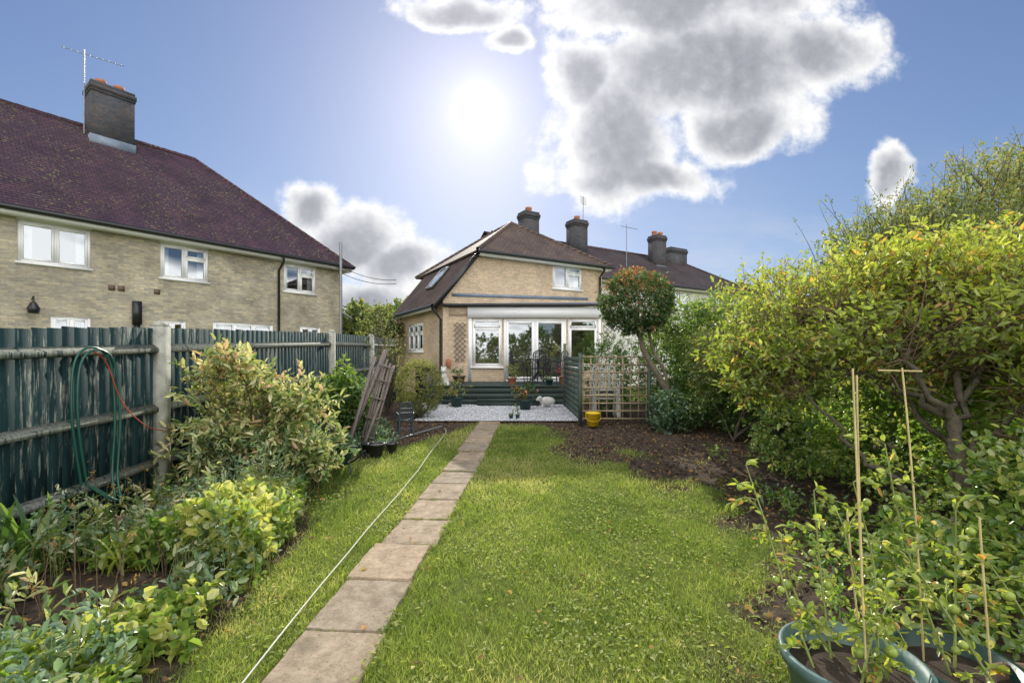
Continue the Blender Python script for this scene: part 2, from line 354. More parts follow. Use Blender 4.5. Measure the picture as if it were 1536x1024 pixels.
for x, y, rx, ry in E:
    q = t.vm('MULTIPLY', t.vm('SUBTRACT', pw, ((x-768)/683, (535-y)/683, 0)), (683/rx, 683/ry, 0))
    l = t.m('SUBTRACT', 1.12, t.vm('LENGTH', q)); f = l if f is None else t.m('SMOOTH_MAX', f, l, .2)
nn = t.noise(p, 7, 8, .64)
f0 = t.m('ADD', f, t.m('MULTIPLY', t.m('SUBTRACT', nn, .5), 1.7))
sunp = (S.x/S.y, S.z/S.y, 0)
tow = t.vm('NORMALIZE', t.vm('SUBTRACT', sunp, p)); p2 = t.vm('ADD', p, t.vm('SCALE', tow, .022)); n2 = t.noise(p2, 7, 4, .62)
front = t.ss(Y, .08, .2)
mask = t.m('MULTIPLY', t.ss(f0, -.08, .40), front)
lit = t.m('SUBTRACT', nn, n2)
thick = t.ss(t.m('ADD', f, t.m('MULTIPLY', t.m('SUBTRACT', nn, .5), 1.1)), .05, .95)
bright = t.m('ADD', t.m('ADD', t.m('MULTIPLY', t.m('SUBTRACT', 1., thick), .82), t.m('MULTIPLY', lit, 1.5)), .17, clamp=True)
ccol = t.ramp(bright, [(0., (.33, .345, .39)), (.25, (.43, .445, .49)), (.55, (.68, .695, .73)), (.85, (.98, .98, .98)), (1., (1.08, 1.08, 1.06))])
wis = t.noise(comb(t.m('MULTIPLY', t.m('DIVIDE', X, ay), 2.), t.m('MULTIPLY', t.m('DIVIDE', Z, ay), 7.)), 1.5, 5, .6, .4)
hz = t.m('SUBTRACT', 1., t.ss(Z, .02, .36))
wm = t.m('MULTIPLY', t.m('MULTIPLY', t.ss(wis, .42, .72), hz), t.m('MULTIPLY', front, .85))
gz = t.m('MAXIMUM', t.m('ADD', Z, .25), .1)
gp = comb(t.m('DIVIDE', X, gz), t.m('DIVIDE', Y, gz)); gn = t.noise(gp, 1.6, 3, .55)
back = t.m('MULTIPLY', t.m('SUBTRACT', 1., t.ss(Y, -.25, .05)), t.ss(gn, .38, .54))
skc = t.vm('MULTIPLY', sky.outputs[0], (1.02, 1.04, 1.30))
den = t.vm('ADD', t.vm('SCALE', skc, .055), (1, 1, 1)); skc = t.vm('DIVIDE', skc, den)
bs = t.node('ShaderNodeBackground'); t.l.new(skc, bs.inputs[0]); bs.inputs[1].default_value = .118
mm = t.m('MAXIMUM', mask, wm)
c1 = t.mix(t.m('DIVIDE', mask, t.m('MAXIMUM', mm, .001)), (.72, .75, .82), ccol)
bF = t.node('ShaderNodeBackground'); t.l.new(c1, bF.inputs[0])
bFill = t.node('ShaderNodeBackground'); bFill.inputs[0].default_value = (1, .985, .96, 1); bFill.inputs[1].default_value = 3.2  # unseen clouds behind the camera, brightened as added fill for shaded facades and foliage
mF = t.node('ShaderNodeMixShader'); t.l.new(mm, mF.inputs[0]); t.l.new(bs.outputs[0], mF.inputs[1]); t.l.new(bF.outputs[0], mF.inputs[2])
mB = t.node('ShaderNodeMixShader'); t.l.new(back, mB.inputs[0]); t.l.new(bs.outputs[0], mB.inputs[1]); t.l.new(bFill.outputs[0], mB.inputs[2])
isF = t.m('MULTIPLY', t.m('GREATER_THAN', Y, .08), t.m('GREATER_THAN', Z, -.03))
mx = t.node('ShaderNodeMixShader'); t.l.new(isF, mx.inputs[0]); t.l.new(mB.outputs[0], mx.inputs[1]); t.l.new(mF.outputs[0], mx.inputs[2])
dt = t.m('MAXIMUM', t.vm('DOT_PRODUCT', d, tuple(S)), 0.)
gl = t.m('MULTIPLY', t.m('POWER', dt, 6000.), 1.5)
for pw_, am in ((1100., .30), (160., .16), (28., .13), (7., .07)): gl = t.m('ADD', gl, t.m('MULTIPLY', t.m('POWER', dt, pw_), am))
bg = t.node('ShaderNodeBackground'); bg.inputs[0].default_value = (1, .95, .99, 1); t.l.new(gl, bg.inputs[1])
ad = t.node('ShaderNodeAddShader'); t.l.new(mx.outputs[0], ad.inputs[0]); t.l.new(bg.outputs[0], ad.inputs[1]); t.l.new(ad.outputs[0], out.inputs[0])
# ------------------------------------------------------------------ ground
def gz_(x, y):
    y = A(y); q = np.clip((y-5.5)/6., 0, 1); return .17*q*q*(3-2*q)+0*A(x)
def lawn(x, y):
    xr = np.interp(y, [0, 2.1, 3, 4, 5.5, 6.6, 8, 9., 9.6], [1.25, 1.65, 2.0, 2.35, 2.5, 2.3, 1.5, .8, .2])
    xl = np.interp(y, [0, 2.1, 3, 4, 5, 6, 7, 8.5, 9.5], [-1.5, -1.65, -1.72, -1.95, -2.35, -2.45, -2.1, -1.25, -1.0])
    n = fbm2(x, y, 2.2, 5)-.5
    a = (xr-x)/.9+n*np.interp(y, [3.2, 4.5], [1.2, 3.2]); b = (x-xl)/.25+n*1.6
    g = np.clip(np.minimum(a, b), 0, 1)*np.clip((9.5-y)/.3, 0, 1)
    bare = np.clip((fbm2(x, y, 2.1, 11)-.40)*6, 0, 1)*np.clip((y-4.6)/2, 0, 1)*np.clip((x-.3)/.9, 0, 1)
    return g*(1-.8*bare)
xs = np.unique(np.concatenate([[-600, -300, -120, -60, -30, -15, -8], np.arange(-5, 7, .07), [9, 15, 30, 60, 120, 300, 600]]))
ys = np.unique(np.concatenate([[-600, -300, -100, -40, -15, -6, -3, -1], np.arange(0, 14, .07), [16, 20, 30, 60, 120, 300, 900]]))
GX, GY = np.meshgrid(xs, ys); g = lawn(GX, GY)
far = (GX < -4.8) | (GX > 6.8) | (GY > 13.8) | (GY < 0); g = np.where(far, .8, g)
z = gz_(GX, GY)+np.where(far, 0, (fbm2(GX, GY, 3, 2)-.5)*.05+(fbm2(GX, GY, 11, 3, 2)-.5)*.03*(1-g))-.01
mb = MB(); nx = len(xs); ny = len(ys); i = np.arange(ny-1)[:, None]*nx; j = np.arange(nx-1)[None]
mb.add(np.stack([GX, GY, z], -1).reshape(-1, 3), np.stack([i+j, i+j+1, i+nx+j+1, i+nx+j], -1).reshape(-1, 4), 0, g.ravel())
mb.build('ground', [M['ground']], smooth=True)
# path
mb = MB(); y = .75; k = 0
def pathx(y): return -.94+(y-2.1)*.0645
while y < 9.5:
    L = .565; cx = pathx(y+L/2)+R.normal(0, .012)+(.0 if k % 5 else .018); a = R.normal(0, .016)+.064
    fr = Fr((cx, y+L/2), (math.cos(-a), math.sin(-a)), float(gz_(0, y+L/2))); w2 = .222+R.normal(0, .003); zz = .018+R.normal(0, .005); tn = R.random()
    N_ = 9; uu = np.linspace(-w2, w2, N_); vv = np.linspace(-L/2+.010, L/2-.010, N_+2)
    ring = [(u_, vv[0]) for u_ in uu]+[(w2, v_) for v_ in vv[1:]]+[(u_, vv[-1]) for u_ in uu[::-1][1:]]+[(-w2, v_) for v_ in vv[::-1][1:-1]]
    ring = A(ring)+R.normal(0, .0028, (len(ring), 2)); K_ = len(ring); tilt = R.normal(0, .010, 2)
    zt = zz+ring@tilt; top = np.column_stack([ring*.985, zt]); mid = np.column_stack([ring, zt-.006]); bot = np.column_stack([ring, 0*zt-.05])
    V_ = fr.P(np.concatenate([top, mid, bot])); mb.add(V_, [list(range(K_))], 0, tn)
    mb.add(V_, [[b+q, b+(q+1) % K_, b+K_+(q+1) % K_, b+K_+q] for b in (0, K_) for q in range(K_)], 0, tn); y += L+.008; k += 1
mb.build('garden_path', [M['slab']])
# grass
def onpath(x, y, w_=.205): return (np.abs(x-pathx(y)) < w_) & (y < 9.5)
mb = MB()
for (y0, y1, x0, x1, den, h, wd) in [(1.3, 2.6, -2., 2., 12000, .030, .0045), (2.6, 4.2, -2.3, 3.1, 7000, .033, .006), (4.2, 6.5, -2.7, 3.4, 3400, .036, .009), (6.5, 9.6, -2.5, 3., 1900, .04, .013)]:
    n = int((y1-y0)*(x1-x0)*den); x = R.uniform(x0, x1, n); y = R.uniform(y0, y1, n)
    gg = lawn(x, y); cl = fbm2(x, y, 5, 21); keep = (R.random(n) < gg*(.1+1.25*cl)) & ~onpath(x, y, .200+.035*vn(np.stack([x*0, y*9, x*0], -1), 3))
    x, y = x[keep], y[keep]; n = len(x); cl = fbm2(x, y, 3, 31)
    hh = h*R.uniform(.5, 1.4, n)*(.5+1.1*cl); th = R.uniform(0, 2*math.pi, n); le = R.uniform(0, 1.4, n)
    P = np.stack([x, y, gz_(x, y)+.0], -1); sd = np.stack([np.cos(th), np.sin(th), 0*x], -1); ph = R.uniform(0, 6.28, n)
    ld = np.stack([np.cos(ph)*le, np.sin(ph)*le, 1+0*x], -1)
    v = np.stack([P-sd*wd/2, P+sd*wd/2, P+ld*hh[:, None]], 1)
    tone = np.clip(-.25+1.45*fbm2(x, y, 1.1, 41)+.6*(fbm2(x, y, 6, 61)-.5)+R.normal(0, .17, n)+.05, 0, 1)
    mb.add(v.reshape(-1, 3), np.arange(n*3).reshape(-1, 3), 0, np.repeat(tone, 3))
n = 2600; k = R.integers(0, 15, n); y = .75+k*.573-.004+R.normal(0, .006, n); x = pathx(y)+R.uniform(-.22, .22, n); kp = fbm2(x*3, y*3, 3, 66) > .5; x, y = x[kp], y[kp]; n = len(x)
P = np.stack([x, y, gz_(x, y)], -1); D = R.normal(0, .6, (n, 3)); D[:, 2] = 1; leaves(mb, P, D, R.uniform(.015, .035, n), .004, 0, R.uniform(.1, .6, n))
n = 42000; x = R.uniform(-2.4, 3.1, n); y = 1.4+R.random(n)**1.3*7.8; keep = (R.random(n) < (lawn(x, y)*np.clip((fbm2(x, y, 2.5, 55)-.42)*5, 0, 1)+.08*lawn(x, y))) & ~onpath(x, y)
x, y = x[keep], y[keep]; n = len(x); D = R.normal(0, 1, (n, 3)); D[:, 2] = .35
leaves(mb, np.stack([x, y, gz_(x, y)+R.uniform(.005, .03, n)], -1), D, R.uniform(.015, .04, n), .018, 0, np.clip(R.normal(.6, .2, n), 0, 1), up=2)
mb.build('lawn_grass', [M['Lgrass']])
# leaf litter
mb = MB(); n = 12000; x = R.uniform(-3.4, 4.2, n); y = R.uniform(1.4, 9.6, n); g = lawn(x, y); keep = R.random(n) < np.where(g > .5, .05, .6)*(.3+fbm2(x, y, 2, 77))
x, y = x[keep], y[keep]; n = len(x); D = R.normal(0, 1, (n, 3)); D[:, 2] *= .2
leaves(mb, np.stack([x, y, gz_(x, y)+.028], -1), D, R.uniform(.02, .055, n), R.uniform(.015, .035, n), 0, R.random(n), up=2.5, rnd=True)
mb.build('fallen_leaves', [M['Ldead']])
mb = MB(); n = 7000; x = R.uniform(-3.4, 4.2, n); y = R.uniform(1.4, 9.6, n); keep = (lawn(x, y) < .4) & ~onpath(x, y); x, y = x[keep], y[keep]
def stones(mb, P, s, tone, mat=0):
    n = len(P); B = A([[1, 0, 0], [0, 1, 0], [-1, 0, 0], [0, -1, 0], [0, 0, .7], [0, 0, -.7]]); v = P[:, None]+B[None]*s[:, None, None]*R.uniform(.6, 1.3, (n, 6, 1))+R.normal(0, .15, (n, 6, 3))*s[:, None, None]
    F = A([[0, 1, 4], [1, 2, 4], [2, 3, 4], [3, 0, 4], [1, 0, 5], [2, 1, 5], [3, 2, 5], [0, 3, 5]]).astype(int)
    mb.add(v.reshape(-1, 3), (np.arange(n)[:, None, None]*6+F[None]).reshape(-1, 3), mat, np.repeat(tone, 6))
stones(mb, np.stack([x, y, gz_(x, y)+.003], -1), R.uniform(.006, .024, len(x)), R.random(len(x)))
mb.build('soil_clods', [M['soilp']])
# gravel
mb = MB()
gx0, gx1, gy0, gy1 = -1.95, 1.5, 9.55, 12.4
mb.add([(gx0, gy0, .155), (gx1, gy0, .155), (gx1, gy1, .185), (gx0-.5, gy1, .185)], [[0, 1, 2, 3]], 0, .35)
n = 15000; x = R.uniform(gx0-.1, gx1, n); y = R.uniform(gy0-.05, gy1, n)
stones(mb, np.stack([x, y, .165+.01*(y-gy0)+R.uniform(0, .012, n)], -1), R.uniform(.008, .02, n), R.random(n))
mb.build('gravel', [M['gravel']])
# ------------------------------------------------------------------ architecture helpers
def wall(mb, fr, u0, u1, z0, z1, ops, mat=0, v=0., rev=.12):
    us = sorted(set([u0, u1]+[o_ for q in ops for o_ in q[:2]])); zs = sorted(set([z0, z1]+[o_ for q in ops for o_ in q[2:4]]))
    for a, b in zip(us[:-1], us[1:]):
        for c, d_ in zip(zs[:-1], zs[1:]):
            if any(q[0] <= a+1e-6 and b <= q[1]+1e-6 and q[2] <= c+1e-6 and d_ <= q[3]+1e-6 for q in ops): continue
            mb.add(fr.P([(a, v, c), (b, v, c), (b, v, d_), (a, v, d_)]), [[0, 1, 2, 3]], mat)
    for a, b, c, d_ in [q[:4] for q in ops]:
        mb.add(fr.P([(a, v, c), (a, v, d_), (a, v+rev, d_), (a, v+rev, c)]), [[0, 1, 2, 3]], mat)
        mb.add(fr.P([(b, v, c), (b, v+rev, c), (b, v+rev, d_), (b, v, d_)]), [[0, 1, 2, 3]], mat)
        mb.add(fr.P([(a, v, d_), (b, v, d_), (b, v+rev, d_), (a, v+rev, d_)]), [[0, 1, 2, 3]], mat)
        mb.add(fr.P([(a, v, c), (a, v+rev, c), (b, v+rev, c), (b, v, c)]), [[0, 1, 2, 3]], mat)
def win(F, G, fr, u0, u1, z0, z1, cols=2, vent=None, v=.02, fw=.06, sw=.045, sill=True, ventcols=None):
    box(F, fr, u0, u0+fw, v, v+.07, z0, z1); box(F, fr, u1-fw, u1, v, v+.07, z0, z1)
    box(F, fr, u0+fw, u1-fw, v, v+.07, z1-fw, z1); box(F, fr, u0+fw, u1-fw, v, v+.07, z0, z0+fw)
    W = (u1-u0-2*fw)/cols
    for i in range(cols):
        a = u0+fw+i*W; b = a+W
        if i: box(F, fr, a-.025, a+.025, v+.002, v+.068, z0+fw, z1-fw); a += .025
        if i < cols-1: b -= .025
        parts = [(z0+fw, z1-fw)]
        if vent and (ventcols is None or i in ventcols):
            zv = z1-fw-vent; parts = [(z0+fw, zv-.025), (zv+.025, z1-fw)]; box(F, fr, a, b, v+.004, v+.066, zv-.025, zv+.025)
        for c, d_ in parts:
            q = v-.012
            box(F, fr, a, a+sw, q, v+.05, c, d_); box(F, fr, b-sw, b, q, v+.05, c, d_)
            box(F, fr, a+sw, b-sw, q, v+.05, d_-sw, d_); box(F, fr, a+sw, b-sw, q, v+.05, c, c+sw)
            G.add(fr.P([(a+sw-.005, v+.03, c+sw-.005), (b-sw+.005, v+.03, c+sw-.005), (b-sw+.005, v+.03, d_-sw+.005), (a+sw-.005, v+.03, d_-sw+.005)]), [[0, 1, 2, 3]], 0)
    if sill: box(F, fr, u0-.04, u1+.04, -.05, v+.06, z0-.05, z0-.002)
def room(I, fr, u0, u1, z0, z1, v0=.13, dep=1.5, cur=True):
    p = fr.P([(u0, v0, z0), (u1, v0, z0), (u1, v0, z1), (u0, v0, z1), (u0, v0+dep, z0), (u1, v0+dep, z0), (u1, v0+dep, z1), (u0, v0+dep, z1)])
    I.add(p, [[4, 5, 6, 7], [0, 4, 7, 3], [1, 2, 6, 5], [3, 7, 6, 2], [0, 1, 5, 4]], 0)
    if cur:
        for a, b in ((u0, u0+(u1-u0)*.2), (u1-(u1-u0)*.2, u1)):
            k = 14; uu = np.linspace(a, b, k); vv = v0+.05+.02*np.sin(np.arange(k)*1.9)
            q = np.concatenate([np.stack([uu, vv, np.full(k, z0)], -1), np.stack([uu, vv, np.full(k, z1)], -1)])
            I.add(fr.P(q), [[i, i+1, k+i+1, k+i] for i in range(k-1)], 1)
def tri(mb, fr, pts, mat=0): mb.add(fr.P(pts), [list(range(len(pts)))], mat)
def roofslab(mb, fr, pts, mat=0, th=.06):
    P = fr.P(pts); n = np.cross(P[1]-P[0], P[2]-P[0]); n = nrm(n); n = n if n[2] > 0 else -n; Q = P-n*th; k = len(P)
    mb.add(np.concatenate([P, Q]), [list(range(k))], mat); mb.add(np.concatenate([P, Q]), [[i, (i+1) % k, k+(i+1) % k, k+i] for i in range(k)], mat)
def ridge(mb, fr, a, b, r=.09, mat=0):
    a, b = fr.P([a, b]); L = np.linalg.norm(b-a); k = max(2, int(L/.33))
    for i in range(k):
        p0 = a+(b-a)*i/k; p1 = a+(b-a)*(i+1.04)/k; tube(mb, [p0, p1], [r, r*.88], 8, mat)
def chimney(name, fr, u, v, z0, z1, w_=1.0, dp=.7, pots=2, parent=None):
    mb = MB(); box(mb, fr, u-w_/2, u+w_/2, v-dp/2, v+dp/2, z0, z1-.32)
    for i, (e, a, b) in enumerate([(.022, .32, .24), (.045, .24, .10), (.01, .10, 0.)]): box(mb, fr, u-w_/2-e, u+w_/2+e, v-dp/2-e, v+dp/2+e, z1-a, z1-b)
    box(mb, fr, u-w_/2-.03, u+w_/2+.03, v-dp/2-.03, v+dp/2+.03, z0, z0+(z1-z0)*.18, 2)
    for i in range(pots):
        c = fr.P([(u+(i-(pots-1)/2)*.46, v, z1)])[0]; lathe(mb, c, [(.15, 0), (.13, .14), (.15, .16), (.15, .24), (.11, .24), (.11, .02)], 14, 1)
    return mb.build(name, [M['brickC'], M['terra'], M['lead']], parent, uv=True)
def aerial(mb, base, h, L=1.0, dirv=(1, 0, 0), mat=0):
    b = A(base); d_ = nrm(A(dirv)); tube(mb, [b, b+A([0, 0, h])], .018, 6, mat); a = b+A([0, 0, h-.1]); s = A([-d_[1], d_[0], 0])
    tube(mb, [a-d_*L*.35, a+d_*L*.65+A([0, 0, -.12])], .012, 4, mat)
    for q in np.linspace(-.3, .62, 10): c = a+d_*L*q+A([0, 0, -.12*(q+.3)]); tube(mb, [c-s*.16-A([0, 0, .07]), c+s*.16+A([0, 0, .07])], .007, 4, mat)
# ------------------------------------------------------------------ left house
H = empty('brick_house'); fr = Fr((-6.54, 18.), (.6, .8))
mw, mf, mg, mi, mr, mt = MB(), MB(), MB(), MB(), MB(), MB()
ops = [(-8.86, -7.55, 3.8, 4.80), (-6.05, -4.83, 3.8, 4.80), (-2.48, -1.30, 3.82, 4.80), (-8.3, -7.55, 1.4, 2.52), (-6.1, -5.42, 1.4, 2.56), (-4.7, -2.85, 1.3, 2.6), (-1.9, -1.1, 1.5, 2.6), (-13.5, -12.2, 3.8, 4.80), (-11.6, -10.2, 1.0, 2.5)]
wall(mw, fr, -21, -.3, 0, 5., ops); tri(mw, fr, [(-.3, 0, 0), (-.3, 8, 0), (-.3, 8, 5), (-.3, 0, 5)]); tri(mw, fr, [(-21, 8, 0), (-.3, 8, 0), (-.3, 8, 5), (-21, 8, 5)]); tri(mw, fr, [(-21, 0, 0), (-21, 8, 0), (-21, 8, 5), (-21, 4, 8.9), (-21, 0, 5)])
for q in ops:
    c = 2 if q[1]-q[0] < 1.5 else 3
    win(mf, mg, fr, *q, cols=c, vent=.28 if q[2] < 3.9 and q[0] > -6.2 else None, ventcols=[c-1]); room(mi, fr, *q)
    if q[2] > 3: box(mf, fr, q[0]-.02, q[1]+.02, -.02, -.002, q[3]+.002, 4.99)
tri(mi, fr, [(-20.9, 2.2, .1), (-.4, 2.2, .1), (-.4, 2.2, 4.9), (-20.9, 2.2, 4.9)])
box(mt, fr, -21.3, .02, -.34, -.30, 4.84, 5.0, 0); box(mt, fr, -21.3, -.0, -.298, -.022, 4.84, 4.87, 0)
box(mt, fr, -.02, .02, -.30, 8.3, 4.80, 5.0, 0)
g0 = fr.P([(-21.3, -.40, 4.98), (.08, -.40, 4.98)]); tube(mt, g0, .065, 8, 1)
g0 = fr.P([(.06, -.36, 4.97), (.06, 8.3, 4.97)]); tube(mt, g0, .065, 8, 1)
for uu in (-2.68, -14.5): tube(mt, fr.P([(uu, -.40, 4.95), (uu, -.38, 4.75), (uu, -.06, 4.5), (uu, -.06, 0.)]), .04, 8, 1)
tube(mt, fr.P([(-.55, -.46, 0.), (-.55, -.46, 5.85)]), .055, 8, 2); tube(mt, fr.P([(-.55, -.46, 3.2), (-.0, -.3, 3.0)]), .04, 6, 2)
box(mt, fr, -6.7, -6.5, -.12, -.01, 2.4, 3.05, 1); box(mt, fr, -6.66, -6.54, -.1, -.01, 2.0, 2.4, 1)
tube(mt, fr.P([(-8.62, -.02, 2.9), (-8.62, -.22, 2.95), (-8.62, -.22, 2.8)]), .02, 6, 1)
lathe(mt, fr.P([(-8.62, -.22, 2.55)])[0], [(.02, .28), (.06, .25), (.12, .12), (.10, 0), (.0, 0)], 12, 1)
for uu in (-7.2, -7.0, -6.2): box(mt, fr, uu, uu+.14, -.03, -.002, 3.3, 3.44, 3)
roofslab(mr, fr, [(-21.4, -.38, 4.98), (.1, -.38, 4.98), (-3.86, 4, 9.), (-21.4, 4, 9.)]); roofslab(mr, fr, [(.1, -.38, 4.98), (.1, 8.38, 4.98), (-3.86, 4, 9.)]); roofslab(mr, fr, [(.1, 8.38, 4.98), (-21.4, 8.38, 4.98), (-21.4, 4, 9.), (-3.86, 4, 9.)])
ridge(mr, fr, (-21.4, 4, 8.99), (-3.86, 4, 8.99)); ridge(mr, fr, (-3.86, 4, 8.98), (.1, -.38, 4.98), .08); ridge(mr, fr, (-3.86, 4, 8.98), (.1, 8.38, 4.98), .08)
mw.build('walls', [M['brickL']], H, uv=True); mf.build('window_frames', [M['white']], H); mg.build('window_glass', [M['glass']], H)
mi.build('interior', [M['inner'], M['curt']], H); mr.build('roof', [M['tileL']], H, uv=True); mt.build('gutters_and_pipes', [M['white'], M['black'], M['grey'], M['potb']], H)
chimney('chimney', fr, -6.4, 3.7, 8.2, 10.30, 1.1, .85, 2, H)
mb = MB(); c = fr.P([(-7.05, 3.6, 8.3)])[0]; aerial(mb, c, 3.0, 1.5, (.75, .45, 0)); mb.build('aerial', [M['grey']], H)
# ------------------------------------------------------------------ main house
H2 = empty('brick_house'); fm = Fr((-2.2, 14.5), (.866, .5))
mw, mf, mg, mi, mr, mt = MB(), MB(), MB(), MB(), MB(), MB()
def rt(px, fr_):
    r = (px-768)/683; return (r*fr_.o[1]-fr_.o[0])/(fr_.u[0]-r*fr_.u[1])
ua, ub = rt(829, fm), rt(873, fm)
wall(mw, fm, 1.36, 6.6, 0, 5., [(ua, ub, 4.02, 4.88)]); tri(mw, fm, [(0, 0, 0), (1.36, 0, 0), (1.36, 0, 5.), (0, 0, 3.3)])
win(mf, mg, fm, ua, ub, 4.02, 4.88, cols=2, vent=.22, ventcols=[1]); room(mi, fm, ua, ub, 4.02, 4.88)
fs = Fr(fm.P([(0, 6, 0)])[0][:2], (.5, -.866))
wall(mw, fs, 0, 6, 0, 3.25, [(2.35, 4.1, 1.7, 2.72)]); win(mf, mg, fs, 2.35, 4.1, 1.7, 2.72, cols=3, vent=.3); room(mi, fs, 2.35, 4.1, 1.7, 2.72)
tri(mw, fm, [(6.6, 0, 0), (6.6, 6, 0), (6.6, 6, 5), (6.6, 0, 5)]); tri(mw, fm, [(0, 5.9, 0), (6.6, 5.9, 0), (6.6, 5.9, 5), (1.36, 5.9, 5), (0, 5.9, 3.3)])
roofslab(mr, fm, [(-.32, -.12, 3.1), (-.32, 5.1, 3.1), (1.28, 5.1, 5.06), (1.28, -.12, 5.06)])
box(mt, fm, -.30, -.27, -.1, 5.1, 3.0, 3.14, 0)
roofslab(mr, fm, [(1.1, -.28, 5.0), (6.9, -.28, 5.0), (4., 2.6, 7.0)]); roofslab(mr, fm, [(1.1, -.28, 5.0), (4., 2.6, 7.), (4., 3.6, 7.), (1.1, 6.1, 5.)])
roofslab(mr, fm, [(6.9, -.28, 5.0), (6.9, 6.1, 5.), (4, 3.6, 7.), (4, 2.6, 7.)]); roofslab(mr, fm, [(1.1, 6.1, 5.), (4, 3.6, 7.), (6.9, 6.1, 5.)])
for a, b in [((4, 2.6, 7), (1.1, -.28, 5.02)), ((4, 2.6, 7), (6.9, -.28, 5.02)), ((4, 2.6, 7), (4, 3.6, 7)), ((4, 3.6, 7), (1.1, 6.1, 5.02))]: ridge(mr, fm, a, b, .08)
tube(mt, fm.P([(1.05, -.34, 4.95), (6.95, -.34, 4.95)]), .06, 8, 1); box(mt, fm, 1.2, 6.85, -.27, -.24, 4.84, 4.97, 0); box(mt, fm, 1.2, 6.85, -.238, -.002, 4.84, 4.87, 0)
tube(mt, fm.P([(6.45, -.34, 4.92), (6.45, -.3, 4.8), (6.45, -.07, 4.6), (6.45, -.07, 3.6)]), .04, 8, 1)
tube(mt, fm.P([(-.40, -.12, 3.1), (-.40, 5.1, 3.1)]), .055, 8, 1); tube(mt, fm.P([(-.36, .05, 3.05), (-.2, -.0, 2.85), (-.06, .06, 2.7), (-.06, .06, .5)]), .04, 8, 1)
beam(mt, fm.P([(-.36, -.15, 3.02)])[0], fm.P([(1.24, -.15, 4.98)])[0], .03, .14, 1)
for v0, v1 in ((1.9, 2.6),):
    def sp(s, v, o_=.07): return (-.32+1.6*s-.77*o_, v, 3.1+1.96*s+.63*o_)
    P = fm.P([sp(.45, v0), sp(.45, v1), sp(.83, v1), sp(.83, v0)]); mg.add(P, [[0, 1, 2, 3]])
    for a, b in ((0, 1), (1, 2), (2, 3), (3, 0)): beam(mt, P[a], P[b], .07, .07, 2, up=nrm(np.cross(P[1]-P[0], P[2]-P[0])))
    P = fm.P([sp(.45, v0, .02), sp(.45, v1, .02), sp(.83, v1, .02), sp(.83, v0, .02)]); mi.add(P, [[0, 1, 2, 3]], 0)
# extension
ex0, ex1, ey = -2.15, 2.86, 14.6
xw = [(-1.28, -.32, 1.18, 2.72), (-.27, 1.75, .70, 2.72), (1.80, 2.76, 1.18, 2.72)]
fe = Fr((0, ey), (1, 0))
wall(mw, fe, ex0, ex1, 0, 2.80, xw); box(mt, fe, -1.42, ex1+.02, -.06, .1, 2.75, 3.09, 0); box(mw, fe, ex0, -1.43, 0.001, .1, 2.80, 3.1, 0)
for a_, b_ in ((-1.40, -1.285), (2.765, 2.85)): box(mt, fe, a_, b_, -.012, -.002, .72, 2.748, 0)
tri(mw, fe, [(ex1, 0, 0), (ex1, 2.9, 0), (ex1, 2.9, 3.1), (ex1, 0, 3.1)])
roofslab(mt, fe, [(ex0-.05, -.10, 3.2), (ex1+.1, -.10, 3.2), (ex1+.1, 2.9, 3.60), (ex0+.3, .12, 3.26)], 3, .05)
tube(mt, fe.P([(ex0-.05, -.13, 3.15), (ex1+.1, -.13, 3.15)]), .05, 8, 1)
beam(mt, fm.P([(.3, -.015, 3.50)])[0], fm.P([(5.9, -.015, 3.72)])[0], .02, .10, 3)
win(mf, mg, fe, *xw[0], cols=1, vent=.24); win(mf, mg, fe, *xw[2], cols=1, vent=.24); win(mf, mg, fe, *xw[1], cols=2, sill=False, fw=.08, sw=.08)
mi.add(fe.P([(ex0+.1, .13, .71), (ex1-.1, .13, .71), (ex1-.1, 2.7, .71), (ex0+.1, 2.7, .71)]), [[0, 1, 2, 3]], 0)
mi.add(fe.P([(ex0+.1, 2.8, .7), (ex1-.1, 2.8, .7), (ex1-.1, 2.8, 3.), (ex0+.1, 2.8, 3.)]), [[0, 1, 2, 3]], 0)
box(mi, fe, -.9, -.2, 2.65, 2.78, .8, 2.7, 1); box(mi, fe, 1.2, 2.3, 2.0, 2.6, .72, 1.5, 1); box(mi, fe, .2, .9, 2.7, 2.79, 1.5, 2.3, 1)
mw.build('walls', [M['brickM']], H2, uv=True); mf.build('window_frames', [M['white']], H2); mg.build('window_glass', [M['glass']], H2)
mi.build('interior', [M['inner'], M['curt']], H2); mr.build('roof', [M['tileM']], H2, uv=True); mt.build('gutters_and_trim', [M['white'], M['black'], M['grey'], M['lead']], H2)
# terrace beyond
H3 = empty('terraced_house'); mw, mf, mg, mr, mt = MB(), MB(), MB(), MB(), MB()
ops = [(10.2, 11.4, 3.9, 4.8), (13., 14.2, 3.9, 4.8), (16., 17.2, 3.9, 4.8)]
wall(mw, fm, 6.61, 19.7, 0, 5., ops, v=2.); tri(mw, fm, [(19.7, 2, 0), (19.7, 9, 0), (19.7, 9, 5), (19.7, 2, 5)])
ft = Fr(fm.P([(0, 2, 0)])[0][:2], (.866, .5))
for q in ops: win(mf, mg, ft, *q)
roofslab(mr, fm, [(6.5, 1.7, 5.), (20, 1.7, 5.), (17.3, 5.5, 7.4), (4.2, 5.5, 7.4)]); roofslab(mr, fm, [(20, 1.7, 5.), (20, 9.3, 5.), (17.3, 5.5, 7.4)]); roofslab(mr, fm, [(4.2, 9.3, 5.), (4.2, 5.5, 7.4), (17.3, 5.5, 7.4), (20, 9.3, 5.)])
ridge(mr, fm, (4.6, 5.5, 7.4), (17.3, 5.5, 7.4)); ridge(mr, fm, (17.3, 5.5, 7.4), (20, 1.7, 5.02), .08)
